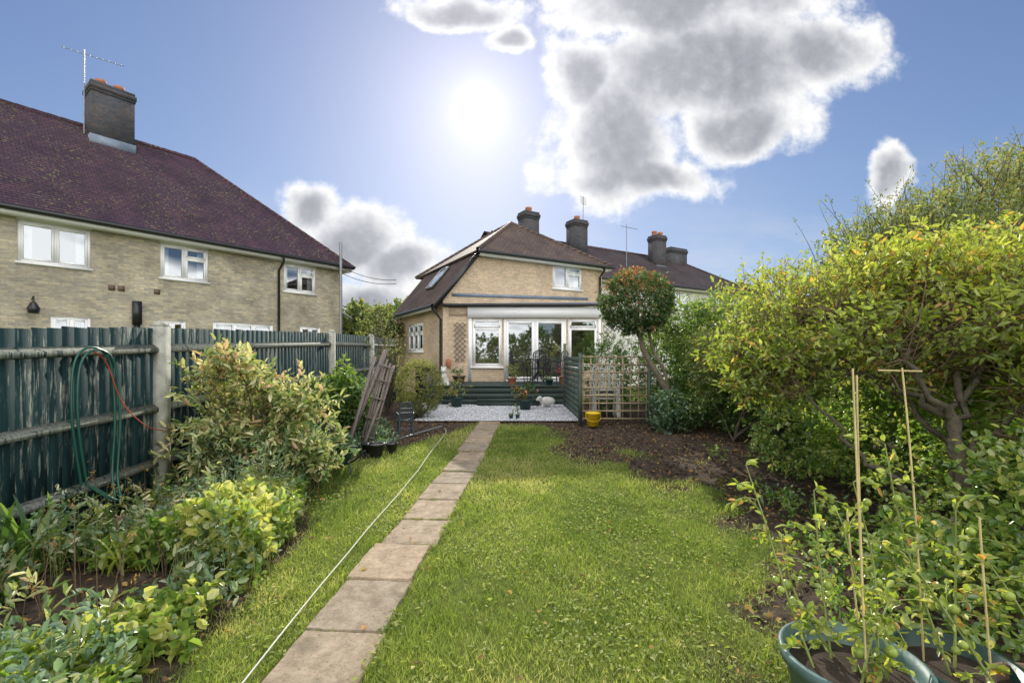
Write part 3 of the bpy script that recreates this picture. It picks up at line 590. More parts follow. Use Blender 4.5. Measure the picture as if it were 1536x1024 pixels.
tube(mt, fm.P([(6.5, 1.62, 4.95), (20, 1.62, 4.95)]), .06, 8, 1); box(mt, fm, 6.7, 19.9, 1.72, 1.75, 4.82, 4.97, 0)
mw.build('walls', [M['render']], H3, uv=True); mf.build('window_frames', [M['white']], H3); mg.build('window_glass', [M['glass']], H3); mr.build('roof', [M['tileT']], H3, uv=True); mt.build('gutters', [M['white'], M['black']], H3)
chimney('chimney', fm, 5.6, 3.8, 6., 8.0, .75, .6, 1, H2)
chimney('chimney', fm, 8.9, 4.5, 6.2, 8.3, .8, .7, 1, H3); chimney('chimney', fm, 14.6, 4.5, 6.2, 8.3, .75, .65, 2, H3); chimney('chimney', fm, 16.9, 5.2, 6.6, 8.0, 1.4, .6, 0, H3)
mb = MB(); aerial(mb, fm.P([(9.3, 4.5, 8.)])[0], 1.6, .9, (.2, 1, 0)); aerial(mb, fm.P([(11.2, 3.4, 5.8)])[0], 2.4, .9, (1, .2, 0)); mb.build('aerial', [M['grey']], H3)
mb = MB()
for dz in (0, .25):
    a = fr.P([(-.55, -.3, 5.0-dz)])[0]; b = fm.P([(-.2, 4.6, 4.6-dz*.6)])[0]; tube(mb, bez(a, (a+b)/2-A([0, 0, .35]), b, 12), .012, 4)
mb.build('overhead_cable', [M['black']])
# ------------------------------------------------------------------ fence
FX = -3.63
def ftop(y): return np.interp(y, [0, 3.2, 4.65, 9.1, 14], [1.62, 1.71, 1.80, 1.98, 2.05])
E_ = empty('wooden_fence'); mb = MB(); y = -1.5
while y < 14.2:
    w_ = R.uniform(.10, .125); top = float(ftop(y))+R.normal(0, .004); t_ = R.random()*.55; th_ = R.uniform(.008, .012)
    v = [(FX, y, .03), (FX, y+w_*1.25, .03), (FX+.006, y+w_*1.25, .03), (FX+th_, y, .03)]
    v2 = [(a, b, top) for a, b, c in v]; mb.add(v+v2, BF, 0, t_); y += w_
for h0 in (.40, .95, 1.55):
    for (a, b) in [(-1.5, 1.56), (1.68, 4.59), (4.71, 8.98), (9.12, 14.2)]:
        za = h0+float(ftop(a))-1.76; zb = h0+float(ftop(b))-1.76; x = FX+.013
        v = [(x, a, za-.05), (x, b, zb-.05), (x, b, zb+.04), (x, a, za+.04)]; q = [(x+.055, yy, zz) for (_, yy, zz) in [(x, a, za-.035), (x, b, zb-.035), (x, b, zb+.0), (x, a, za+.0)]]
        mb.add(v+q, BF, 0, 1.25)
mb.build('boards', [M['fence']], E_)
mb = MB()
for y in (-1.45, 1.62, 4.65, 9.05, 11.6):
    top = float(ftop(y))+.06; box(mb, W0, FX-.03, FX+.10, y-.06, y+.06, 0, top-.05)
    mb.add([(FX-.03, y-.06, top-.05), (FX+.10, y-.06, top-.05), (FX+.10, y+.06, top-.05), (FX-.03, y+.06, top-.05), (FX+.0, y-.03, top), (FX+.07, y-.03, top), (FX+.07, y+.03, top), (FX+.0, y+.03, top)], BF)
mb.build('posts', [M['conc']], E_)
mb = MB(); x = FX+.11
pts = smoothpts([(x, 3.72, .45), (x+.02, 3.62, 1.0), (x, 3.66, 1.45), (x-.01, 3.82, 1.58), (x, 3.98, 1.46), (x+.03, 4.0, 1.0), (x+.05, 3.95, .5), (x+.15, 3.85, .3), (x+.05, 3.72, .45)], 6)
tube(mb, pts, .010, 6); tube(mb, pts+A([.02, .03, -.02]), .010, 6); mb.build('garden_hose', [M['hose']])
mb = MB(); tube(mb, smoothpts([(x, 3.8, 1.56), (x, 3.95, 1.45), (x+.05, 4.05, 1.1), (x+.06, 4.3, .85), (x+.02, 4.6, .75)], 6), .005, 5); mb.build('red_cord', [M['red']])
mb = MB(); pts = [(-1.22+.012*math.sin(k*.9)+R.normal(0, .004), .9+k*.5, .04+float(gz_(0, .9+k*.5))) for k in range(16)]; pts.append((-1.3, 8.75, .14)); tube(mb, smoothpts(pts, 3), .0045, 5); mb.build('washing_line_rope', [M['rope']])
mb = MB(); tube(mb, [(-1.35, 8.75, .17), (-2.2, 7.3, .08)], .014, 8); mb.build('metal_pole', [M['grey']])
# ------------------------------------------------------------------ deck & furniture
E_ = empty('timber_deck'); mb = MB(); y = 12.45
while y < 14.55: box(mb, W0, -2.45, 1.75, y, y+.135, .68, .71, tone=R.random()); y += .145
for z_ in (.19, .345, .50): box(mb, W0, -2.42, 1.72, 12.47, 12.50, z_, z_+.148)
box(mb, W0, -2.42, -2.38, 12.51, 14.5, .1, .679)
box(mb, W0, -.95, .75, 12.05, 12.44, .33, .37); box(mb, W0, -.93, .73, 12.07, 12.10, .17, .329)
mb.build('boards', [M['deck']], E_)
def chair(x, y, z, ang, name='iron_chair', mat='iron', s=1.):
    mb = MB(); f = Fr((x, y), (math.cos(ang), math.sin(ang)), z); q = lambda *a: f.P([(i*s, j*s, k*s) for i, j, k in a])
    for sx_ in (-1, 1):
        tube(mb, q((sx_*.2, .22, 0), (sx_*.19, .2, .44), (sx_*.17, .26, .9)), .014, 6); tube(mb, q((sx_*.21, -.2, 0), (sx_*.19, -.17, .44)), .014, 6)
        tube(mb, smoothpts(q((sx_*.19, .2, .62), (sx_*.24, 0, .66), (sx_*.23, -.16, .62), (sx_*.19, -.17, .44)), 3), .012, 6)
    tube(mb, smoothpts(q((-.17, .26, .88), (-.1, .27, .95), (0, .275, .98), (.1, .27, .95), (.17, .26, .88)), 4), .014, 6)
    for k in np.linspace(-.12, .12, 5): tube(mb, q((k, .2, .46), (k*1.0, .265, .95)), .009, 5)
    tube(mb, q((-.17, .235, .68), (.17, .235, .68)), .01, 5); tube(mb, q((-.17, .25, .8), (.17, .25, .8)), .01, 5)
    for k in np.linspace(-.2, .18, 9): beam(mb, q((-.2, k, .45))[0], q((.2, k, .45))[0], .028, .012)
    tube(mb, q((-.2, -.2, .45), (.2, -.2, .45), (.2, .2, .45), (-.2, .2, .45), (-.2, -.2, .45)), .012, 6)
    tube(mb, q((-.2, 0, .2), (.2, 0, .2)), .008, 5)
    return mb.build(name, [M[mat]])
chair(.22, 13.5, .71, rad(75)); chair(1.35, 13.45, .71, rad(-60)); chair(.75, 13.1, .71, rad(185)); chair(.95, 14.1, .71, rad(10))
mb = MB(); c = (.78, 13.6, .71); lathe(mb, c, [(.0, .70), (.40, .70), (.42, .715), (.42, .73), (0, .732)], 28)
tube(mb, [(.78, 13.6, 1.41), (.78, 13.6, 1.0)], .03, 8)
for k in range(4):
    a = k*math.pi/2+.5; dx, dy = math.cos(a), math.sin(a); tube(mb, smoothpts([(c[0], c[1], 1.1), (c[0]+dx*.1, c[1]+dy*.1, .95), (c[0]+dx*.3, c[1]+dy*.3, .78), (c[0]+dx*.34, c[1]+dy*.34, .71)], 4), .018, 6)
mb.build('iron_table', [M['iron']])
def pot(mb, x, y, z, r, h, mat=0, soil=1):
    lathe(mb, (x, y, z), [(0, 0), (r*.68, 0), (r*.72, .01), (r*.94, h*.82), (r*1.06, h*.84), (r*1.08, h), (r*.95, h), (r*.93, h*.86), (0, h*.86)], 24, mat)
    lathe(mb, (x, y, z), [(r*.93, h*.87), (0, h*.90)], 24, soil)
def potplant(name, x, y, z, r, h, pm, lm, n, ph, L, spread=.9, tone=.5):
    mb = MB(); pot(mb, x, y, z, r, h); C, O = sample([((x, y, z+h+ph*.5), (r*1.5*spread, r*1.5*spread, ph*.55))], n, .2, 5, .3)
    branches(mb, (x, y, z+h*.85), C[:12], .008, 2, .2, 5, .01, .002, 4); clusters(mb, C, O, 6, .08, L, L*.5, 3, tone)
    return mb.build(name, [M[pm], M['soilp'], M['stem'], M[lm]])
potplant('potted_plant', -1.45, 11.9, .18, .17, .28, 'gpl', 'Lolive', 40, .45, .09, 1.3, .8)
potplant('potted_plant', .33, 11.3, .18, .17, .26, 'gpl', 'Lpho', 40, .42, .09, 1.5, .5)
potplant('potted_plant', -1.62, 13.9, .71, .2, .22, 'potb', 'Lmid', 26, .2, .06, 1.)
potplant('potted_plant', .0, 12.9, .71, .13, .2, 'terra', 'Lolive', 26, .35, .07, 1.3, .75)
potplant('potted_plant', 1.5, 13.0, .71, .15, .25, 'terra', 'Lgera', 30, .35, .05, 1.1)
potplant('potted_plant', 1.05, 12.7, .71, .1, .16, 'gpl', 'Lmid', 12, .15, .05)
potplant('potted_plant', -.02, 9.75, .17, .05, .09, 'gpl', 'Lmid', 6, .08, .04); potplant('potted_plant', .12, 9.8, .17, .05, .09, 'gpl', 'Lmid', 6, .25, .04)
mb = MB(); z0 = .18
ball(mb, (.92, 11.8, z0+.17), (.21, .11, .12)); ball(mb, (.72, 11.76, z0+.24), (.075, .06, .07)); ball(mb, (.66, 11.74, z0+.22), (.05, .04, .04)); ball(mb, (.74, 11.7, z0+.27), (.02, .04, .02)); ball(mb, (.74, 11.82, z0+.27), (.02, .04, .02))
for a, b in ((-.13, -.05), (-.13, .05), (.12, -.05), (.12, .05)): ball(mb, (.92+a, 11.8+b, z0+.05), (.035, .03, .07))
ob = mb.build('stone_sheep_ornament', [M['stone']]); rm = ob.modifiers.new('r', 'REMESH'); rm.mode = 'VOXEL'; rm.voxel_size = .014
mb = MB(); x, y, z0 = -1.9, 12.7, .71
ball(mb, (x, y+.05, z0+.12), (.13, .16, .12)); ball(mb, (x, y-.03, z0+.24), (.09, .10, .16)); ball(mb, (x, y-.08, z0+.42), (.085, .08, .09)); ball(mb, (x, y-.16, z0+.40), (.045, .06, .04))
for s_ in (-1, 1): ball(mb, (x+s_*.05, y-.13, z0+.14), (.03, .03, .14)); ball(mb, (x+s_*.05, y-.17, z0+.02), (.035, .05, .025)); ball(mb, (x+s_*.06, y-.05, z0+.5), (.02, .02, .03)); ball(mb, (x+s_*.11, y+.0, z0+.05), (.05, .1, .05))
box(mb, W0, x-.15, x+.15, y-.24, y+.2, z0+.001, z0+.035)
ob = mb.build('stone_lion_statue', [M['stone']]); rm = ob.modifiers.new('r', 'REMESH'); rm.mode = 'VOXEL'; rm.voxel_size = .013
mb = MB()
stones(mb, A([[-2.0, 11.9, .3], [-1.65, 11.95, .26], [-2.25, 11.6, .28]]), A([.22, .13, .16]), A([.5, .8, .4])); ob = mb.build('rockery_stones', [M['stone']]); sb = ob.modifiers.new('s', 'SUBSURF'); sb.levels = 2; sb.render_levels = 2
mb = MB(); box(mb, W0, -2.95, -2.45, 13.9, 14.3, .1, 1.15); box(mb, W0, -2.98, -2.42, 13.87, 14.33, 1.152, 1.2); box(mb, W0, -2.8, -2.6, 13.88, 13.899, .95, .99); mb.build('water_butt', [M['black']])
mb = MB(); ball(mb, (-2.02, 14.5, 1.3), (.09, .04, .16)); mb.build('terracotta_wall_planter', [M['terra']])
def diamond(name, x0, x1, z0, z1, y, mat='wood'):
    mb = MB(); st = .17; w_ = x1-x0; k = -w_
    while k < (z1-z0):
        for sgn in (0, 1):
            a0 = max(k, 0); b0 = min(k+w_, z1-z0); xa = x0+(a0-k); xb = x0+(b0-k)
            if b0-a0 < .02: continue
            if sgn: xa, xb = x0+x1-xa, x0+x1-xb
            beam(mb, (xa, y-.01*sgn, z0+a0), (xb, y-.01*sgn, z0+b0), .009, .022)
        k += st
    return mb.build(name, [M[mat]])
diamond('wall_trellis', -1.86, -1.48, 1.35, 2.6, 14.56); diamond('wall_trellis', 2.95, 3.25, 1.35, 2.5, 14.75)
E_ = empty('trellis_screen'); mb = MB(); ty = 9.3
for k in np.linspace(1.45, 2.75, 9): box(mb, W0, k-.014, k+.014, ty, ty+.014, .2, 1.52)
for k in np.linspace(.24, 1.5, 9): box(mb, W0, 1.43, 2.77, ty-.015, ty-.001, k-.014, k+.014)
mb.build('lattice', [M['trel']], E_)
mb = MB(); box(mb, W0, 1.36, 1.425, ty-.03, ty+.04, .1, 1.58); box(mb, W0, 2.775, 2.84, ty-.03, ty+.04, .1, 1.58); box(mb, W0, 1.36, 1.425, 12.0, 12.07, .1, 1.85)
z_ = .22
while z_ < 1.5: box(mb, W0, 1.375, 1.40, ty+.05, 11.99, z_, z_+.10); z_ += .118
mb.build('green_panel', [M['gpanel']], E_)
mb = MB(); lathe(mb, (1.6, 9.0, .14), [(0, 0), (.11, 0), (.145, .24), (.155, .245), (.155, .26), (.14, .26), (.108, .02), (0, .02)], 24)
tube(mb, smoothpts([(1.45, 9, .37), (1.47, 8.9, .28), (1.6, 8.84, .24), (1.73, 8.9, .28), (1.75, 9, .37)], 4), .005, 5); mb.build('yellow_bucket', [M['yel']])
mb = MB()
for k in range(3):
    o_ = k*.09; a = 1.75+k*.03
    tube(mb, smoothpts([(a, 10.2, .2), (a, 10.25, .95+o_), (a+.12, 10.3, 1.12+o_), (a+.4, 10.3, 1.12+o_), (a+.52, 10.25, .95+o_), (a+.52, 10.2, .2)], 5), .018, 6)
    for q in (.1, .2, .3, .4): tube(mb, [(a+q, 10.28, .6+o_), (a+q, 10.3, 1.1+o_)], .012, 5)
    box(mb, W0, a+.02, a+.5, 9.85, 10.25, .58+o_, .61+o_)
    for q in (0, .52): tube(mb, smoothpts([(a+q, 10.25, .8+o_), (a+q, 9.9, .82+o_), (a+q, 9.85, .5+o_), (a+q, 9.8, .2)], 4), .016, 6)
mb.build('plastic_garden_chair', [M['render']])
mb = MB(); by = 7.2
for k in range(5):
    a = A([-2.42+k*.05, by-.02*k, .06]); b = A([-2.22+k*.055-.02, by+.62-.02*k, 1.46-.07*abs(k-2)]); beam(mb, a, b, .03, .018)
for s_ in (.12, .33, .55, .76, .93):
    a = A([-2.44, by, .06])*(1-s_)+A([-2.24, by+.62, 1.46])*s_; b = A([-2.20, by-.08, .06])*(1-s_)+A([-1.98, by+.52, 1.40])*s_; beam(mb, a-A([0, .03, 0]), b-A([0, .03, 0]), .028, .015)
beam(mb, (-2.6, 7.1, .05), (-2.2, 7.95, 1.62), .06, .06); beam(mb, (-2.5, 6.9, .05), (-2.35, 7.8, 1.5), .045, .045); beam(mb, (-2.3, 6.95, .05), (-2.05, 7.9, 1.35), .05, .02)
mb.build('leaning_trellis', [M['wood']])
chair(-1.9, 8.1, .10, rad(200), 'folding_garden_chair', 'bluem', .62)
mb = MB(); s_ = .78; f = Fr((-2.25, 5.75), (math.cos(2.2), math.sin(2.2)), .0); fp = lambda L_: f.P([(a*s_, b*s_, c*s_) for a, b, c in L_])
lo = [(-.17, -.12, .16), (.2, -.12, .12), (.2, .14, .14), (-.17, .14, .18)]; hi = [(-.36, -.27, .5), (.36, -.27, .40), (.36, .27, .44), (-.36, .27, .54)]
mb.add(fp(lo+hi), [[0, 1, 2, 3], [0, 1, 5, 4], [1, 2, 6, 5], [2, 3, 7, 6], [3, 0, 4, 7]]); tube(mb, fp(hi+[hi[0]]), .01, 6)
for q_ in (-1, 1): tube(mb, smoothpts(fp([(.5, q_*.05, .15), (.2, q_*.12, .12), (-.2, q_*.2, .22), (-.75, q_*.24, .46)]), 4), .011, 6); tube(mb, fp([(-.2, q_*.18, .22), (-.3, q_*.2, .0)]), .011, 6)
an = np.linspace(0, 2*math.pi, 20); tube(mb, fp([(.52+.15*math.cos(a), 0, .17+.15*math.sin(a)) for a in an]), .02, 8, 1)
for a in an[::3]: tube(mb, fp([(.52, 0, .17), (.52+.14*math.cos(a), 0, .17+.14*math.sin(a))]), .005, 4, 1)
mb.build('wheelbarrow', [M['gpl'], M['black']])
mb = MB()
for (x, y, r, h) in [(-2.0, 6.7, .12, .2), (-2.2, 6.95, .1, .16), (-1.85, 7.0, .09, .15)]: pot(mb, x, y, .03, r, h)
mb.build('plant_pot', [M['black'], M['soilp']])
# ------------------------------------------------------------------ vegetation
def shrub(name, ells, n, k, tl, L, Wd, lm, base=None, nb=20, br=.02, bark='bark', t0=.5, inner=.5, nz=2.2, thr=.4, toneh=0., twig=5, zmin=.05, upd=.3, spread=.8, seed=1, tv=.15, tc=.15, tr=.0018, rnd=False):
    mb = MB(); C, O = sample(ells, n, inner, nz, thr, seed, zmin)
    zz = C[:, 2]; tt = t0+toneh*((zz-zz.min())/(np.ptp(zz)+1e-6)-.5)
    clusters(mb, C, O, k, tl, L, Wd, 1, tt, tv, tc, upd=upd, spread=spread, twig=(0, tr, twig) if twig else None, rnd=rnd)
    if base is not None:
        for bpt in (base if hasattr(base[0], '__len__') else [base]):
            bpt = A(bpt); dd = np.linalg.norm(C-bpt, axis=1); idx = np.argsort(dd+R.normal(0, .5, len(dd)))[:max(nb*6, 1)]; idx = R.choice(idx, min(nb, len(idx)), replace=False)
            branches(mb, bpt, C[idx], br, 0, .35, 8, .015*max(1, tl*6), .003, 5)
    return mb.build(name, [M[bark], M[lm]])
shrub('variegated_shrub', [((-3.0, 4.85, .95), (.55, .5, .55)), ((-2.5, 5.0, .78), (.55, .5, .5)), ((-2.2, 4.9, .5), (.4, .4, .35)), ((-3.1, 4.7, .5), (.45, .45, .4)), ((-2.95, 4.7, 1.35), (.3, .3, .25))],
      760, 9, .18, .095, .036, 'Lvar', [(-2.9, 4.9, .02), (-2.75, 4.95, .02)], 34, .013, t0=.55, toneh=.35, inner=.25, nz=4., thr=.5, twig=1, spread=.65, tv=.22, tr=.003, rnd=True)
shrub('laurel_shrub', [((-3.15, 7.9, .85), (.42, .45, .65)), ((-2.85, 8.1, .6), (.35, .4, .5))], 420, 8, .16, .11, .05, 'Lmid', (-3., 8, .05), 12, .02, t0=.6, toneh=.3, rnd=True)
shrub('box_ball', [((-2.0, 9.9, .84), (.50, .48, .60))], 1800, 8, .06, .032, .018, 'Lbox', (-2.0, 9.9, .1), 12, .02, t0=.65, toneh=.5, inner=.85, nz=4, thr=.1, twig=None)
shrub('twiggy_shrub', [((-3.0, 10.6, 1.6), (.45, .45, 1.1)), ((-2.7, 10.5, 1.2), (.4, .4, .8))], 320, 5, .25, .05, .025, 'Lolive', (-2.9, 10.6, .1), 60, .014, t0=.7, inner=.1, twig=1, tr=.004, upd=1., thr=.3)
shrub('fence_side_shrub', [((-3.2, 6.3, .5), (.35, .9, .5)), ((-3.2, 9.3, .7), (.35, .7, .55)), ((-2.7, 5.9, .35), (.3, .3, .3))], 650, 8, .14, .06, .035, 'Lblue', None, t0=.5, thr=.45)
# left bed
mb = MB()
def bed(n, x0, x1, y0, y1, h, L, Wd, mi_, seed, thr, k=7, t0=.5, t1=.15):
    x = R.uniform(x0, x1, n); y = R.uniform(y0, y1, n); d_ = fbm2(x, y, 2., seed); xl = np.interp(y, [0, 2.1, 3, 4, 5, 6, 7, 8.5], [-1.5, -1.65, -1.72, -1.95, -2.35, -2.45, -2.1, -1.25])
    gap = np.hypot((x+2.6)/.5, (y-2.75)/.42)+.6*(fbm2(x, y, 4, 8)-.5)
    kp = (d_ > thr) & (x < xl+.10*R.random(n)) & (gap > 1); x, y, d_ = x[kp], y[kp], d_[kp]; n = len(x); hh = h*(.3+1.6*(d_-thr)/(1-thr))*R.uniform(.3, 1.25, n)
    C = np.stack([x, y, gz_(x, y)+hh], -1); O = R.normal(0, .5, (n, 3)); O[:, 2] = 1
    tn_ = t0+.7*(fbm2(x, y, 2.5, seed+50)-.5)
    clusters(mb, C, O, k, .13, L, Wd, mi_, tn_, .15, t1, up=1.2, spread=.9, rnd=True)
    for i in range(0, n, 2): tube(mb, [(x[i]+R.normal(0, .03), y[i], 0), C[i]], .0025, 3, 0)
bed(2000, -3.6, -1.5, 1.1, 4.9, .28, .06, .042, 1, 3, .46, t0=.62)
bed(1900, -3.6, -1.5, 1.1, 5.2, .36, .05, .026, 2, 9, .46, t0=.7)
bed(900, -3.6, -1.8, 1.6, 6., .45, .075, .022, 3, 14, .5, t0=.45)
bed(2300, -3.6, -1.5, 1.1, 2.6, .20, .06, .05, 1, 23, .34, t0=.68)
bed(900, -3.6, -1.9, 4.6, 8.6, .25, .06, .04, 2, 29, .42, t0=.5)
bed(1900, -2.9, -1.5, 3.0, 4.9, .32, .07, .052, 1, 37, .40, t0=.72)
bed(800, -3.6, -1.7, 1.3, 5.2, .50, .035, .012, 2, 43, .5, k=9, t0=.9)
for i in range(150):
    x = R.uniform(-3.5, -1.9); y = R.uniform(1.8, 5.2); h = R.uniform(.25, .65); b = A([x+R.normal(0, .1), y+R.normal(0, .1), h]); q = bez((x, y, 0), (x, y, h*.6), b, 5); tube(mb, q, [.003, .0027, .0022, .0018, .001], 3, 4)
    if R.random() < .5: leaves(mb, q[-1]+R.normal(0, .012, (8, 3)), R.normal(0, 1, (8, 3)), .025, .008, 5, R.uniform(.4, .7, 8))
mb.build('flower_bed_plants', [M['stem'], M['Lbri'], M['Lblue'], M['Lvar'], M['twig'], M['Ldead']])
def strap(name, x, y, n, L, mat='Lmid', w_=.018):
    mb = MB()
    for i in range(n):
        a = R.uniform(0, 6.28); l = L*R.uniform(.6, 1.15); o_ = R.uniform(.3, .9); K = 7; s = np.linspace(0, 1, K)
        px = x+R.normal(0, .06)+np.cos(a)*l*o_*s**1.3; py = y+R.normal(0, .06)+np.sin(a)*l*o_*s**1.3; pz = .02+l*(s-.55*o_*s**2.4)
        wv = w_*np.sin(np.clip(s*.9+.12, 0, 1)*math.pi)**.6; sd = A([-math.sin(a), math.cos(a), 0]); P = np.stack([px, py, pz], -1)
        v = np.concatenate([P-sd*wv[:, None], P+sd*wv[:, None]]); mb.add(v, [[j_, j_+1, K+j_+1, K+j_] for j_ in range(K-1)], 0, R.uniform(.3, .8))
    return mb.build(name, [M[mat]])
strap('iris_plant', -3.35, 3.15, 38, .65); strap('iris_plant', -3.1, 2.75, 20, .45); strap('day_lily_plant', -2.3, 2.1, 16, .3, 'Lyel', .009); strap('day_lily_plant', -2.7, 3.2, 20, .35, 'Lyel', .009)
# photinia lollipop
mb = MB(); C, O = sample([((2.5, 9.2, 2.6), (.72, .72, .64))], 1700, .75, 3.2, .22, 4)
hh = (C[:, 2]-2.)/1.3; clusters(mb, C, O, 8, .12, .065, .03, 1, .38+.36*hh**2, .14, .12, twig=(0, .002, 6))
tr_ = smoothpts([(3.55, 8.8, .03), (3.35, 8.85, .35), (3.1, 8.95, .75), (2.85, 9.0, 1.2), (2.65, 9.1, 1.6), (2.55, 9.2, 2.1), (2.5, 9.2, 2.5)], 5); tube(mb, tr_, np.linspace(.085, .04, len(tr_)), 8, 0)
tube(mb, smoothpts([(3.1, 8.95, .75), (3.0, 8.95, 1.2), (2.8, 9.1, 1.7), (2.75, 9.2, 2.2)], 5), .03, 6, 0); branches(mb, (2.55, 9.2, 2.0), C[:40], .025, 0, .1)
mb.build('photinia_tree', [M['barkp'], M['Lpho']])
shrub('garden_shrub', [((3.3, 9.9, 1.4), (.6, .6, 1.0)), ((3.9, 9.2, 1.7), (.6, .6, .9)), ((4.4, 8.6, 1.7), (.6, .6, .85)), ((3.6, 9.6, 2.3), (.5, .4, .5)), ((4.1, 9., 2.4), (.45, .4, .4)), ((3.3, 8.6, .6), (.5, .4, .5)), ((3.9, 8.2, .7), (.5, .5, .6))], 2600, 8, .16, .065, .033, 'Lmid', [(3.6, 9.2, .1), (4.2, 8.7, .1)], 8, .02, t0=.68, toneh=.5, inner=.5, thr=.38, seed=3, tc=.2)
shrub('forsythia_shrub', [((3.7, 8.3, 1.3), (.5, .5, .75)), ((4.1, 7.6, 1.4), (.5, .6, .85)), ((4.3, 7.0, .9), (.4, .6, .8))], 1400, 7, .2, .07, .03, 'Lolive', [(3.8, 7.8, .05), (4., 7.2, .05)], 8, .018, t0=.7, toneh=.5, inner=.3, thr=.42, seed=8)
shrub('hydrangea_shrub', [((2.95, 8.6, .45), (.38, .3, .4))], 300, 8, .14, .07, .045, 'Lblue', (2.95, 8.6, .05), 8, .01, t0=.55, rnd=True)
shrub('boundary_hedge', [((x_, 12.4+.2*math.sin(x_*3), 1.1), (.75, .6, 1.05)) for x_ in np.arange(2.6, 7.5, .8)]+[((2.3, 10.9, .6), (.5, .5, .6))], 2600, 8, .16, .07, .04, 'Lmid', None, t0=.45, toneh=.4, thr=.3, seed=15, twig=None)
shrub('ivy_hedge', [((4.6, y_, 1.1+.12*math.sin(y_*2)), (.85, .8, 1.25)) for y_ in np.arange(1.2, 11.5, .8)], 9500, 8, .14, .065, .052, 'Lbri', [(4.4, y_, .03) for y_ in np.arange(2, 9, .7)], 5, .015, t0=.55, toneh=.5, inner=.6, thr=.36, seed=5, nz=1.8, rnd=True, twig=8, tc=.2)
# near canopy tree
mb = MB()
ce = [((2.75, 4.5, 1.82), (.65, .7, .42)), ((3.3, 4.2, 2.1), (.75, .8, .46)), ((3.9, 4., 2.15), (.7, .8, .46)), ((4.6, 4.3, 2.2), (.8, .9, .5)), ((2.35, 4.6, 1.62), (.36, .5, .35)), ((3.2, 5.2, 2.15), (.8, .6, .45)), ((4.0, 3.2, 1.8), (.6, .6, .45)),
      ((2.6, 4.2, 1.35), (.5, .5, .30)), ((3.2, 3.9, 1.45), (.6, .5, .35)), ((3.8, 4.3, 1.5), (.7, .7, .4)), ((4.2, 3.4, 1.3), (.5, .6, .4)), ((3.5, 3.3, 1.75), (.45, .4, .28)), ((2.9, 3.7, 1.7), (.4, .4, .25)), ((3.7, 3.1, 1.15), (.35, .35, .35)), ((2.3, 4.3, 1.25), (.25, .3, .2))]
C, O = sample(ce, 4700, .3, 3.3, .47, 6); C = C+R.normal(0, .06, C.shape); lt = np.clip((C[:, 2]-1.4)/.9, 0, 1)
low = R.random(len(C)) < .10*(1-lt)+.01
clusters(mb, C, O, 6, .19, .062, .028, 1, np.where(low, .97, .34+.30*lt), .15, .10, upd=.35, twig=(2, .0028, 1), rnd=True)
for i in range(90):
    c0 = C[R.integers(len(C))]; 
    if c0[2] < 1.9: continue
    b = c0+A([R.normal(0, .12), R.normal(0, .12), R.uniform(.15, .38)]); tube(mb, bez(c0, (c0+b)/2+R.normal(0, .03, 3), b, 4), [.003, .0025, .002, .001], 3, 2); s = R.random(9)[:, None]; leaves(mb, c0+(b-c0)*s, R.normal(0, .7, (9, 3))+A([0, 0, .5]), .055, .024, 1, R.uniform(.4, .8, 9), rnd=True)
tk = smoothpts([(2.88, 3.06, -.02), (2.98, 3.1, .25), (3.12, 3.12, .5), (3.13, 3.2, .8), (3.2, 3.3, 1.05)], 5); tube(mb, tk, np.linspace(.056, .040, len(tk))*(1+.14*np.sin(np.arange(len(tk))*1.7)), 9, 0)
hub = tk[-1]
lim = [[hub, (3.05, 3.55, 1.2), (2.85, 3.9, 1.4), (2.5, 4.3, 1.45), (2.2, 4.5, 1.55)], [hub, (3.3, 3.7, 1.35), (3.15, 4.2, 1.75), (3.0, 4.8, 1.9)], [hub, (3.6, 3.5, 1.4), (4.1, 3.9, 1.7), (4.7, 4.2, 2.0)], [tk[-6], (3.45, 3.2, 1.0), (3.75, 3.15, 1.4), (4.2, 3.2, 1.6)],
       [hub, (3.0, 3.35, 1.35), (2.95, 3.6, 1.65), (2.7, 4.0, 1.95)], [hub, (3.45, 3.5, 1.5), (3.5, 3.9, 1.9), (3.5, 4.4, 2.2)], [tk[6], (2.8, 3.3, .6), (2.65, 3.6, .85), (2.45, 4.0, 1.3)], [tk[9], (3.3, 3.5, .9), (3.0, 3.8, 1.3), (2.9, 4.3, 1.6)]]
ends = []
for l in lim:
    q = smoothpts(l, 6); q[1:-1] += R.normal(0, .022, (len(q)-2, 3)); tube(mb, q, np.linspace(.027, .009, len(q)), 7, 0); ends += [q[int(len(q)*s)] for s in (.3, .45, .6, .75, .9)]
ends = A(ends)
for i in R.choice(len(C), 1500, replace=False):
    e = ends[np.argmin(np.linalg.norm(ends-C[i], axis=1)+R.normal(0, .15, len(ends)))]; mid = (e+C[i])/2+R.normal(0, .10, 3)
    tube(mb, bez(e, mid, C[i], 6, .020), np.linspace(.0055, .002, 6), 3, 2)
mb.build('apple_tree', [M['barkl'], M['Lyel'], M['twig']])
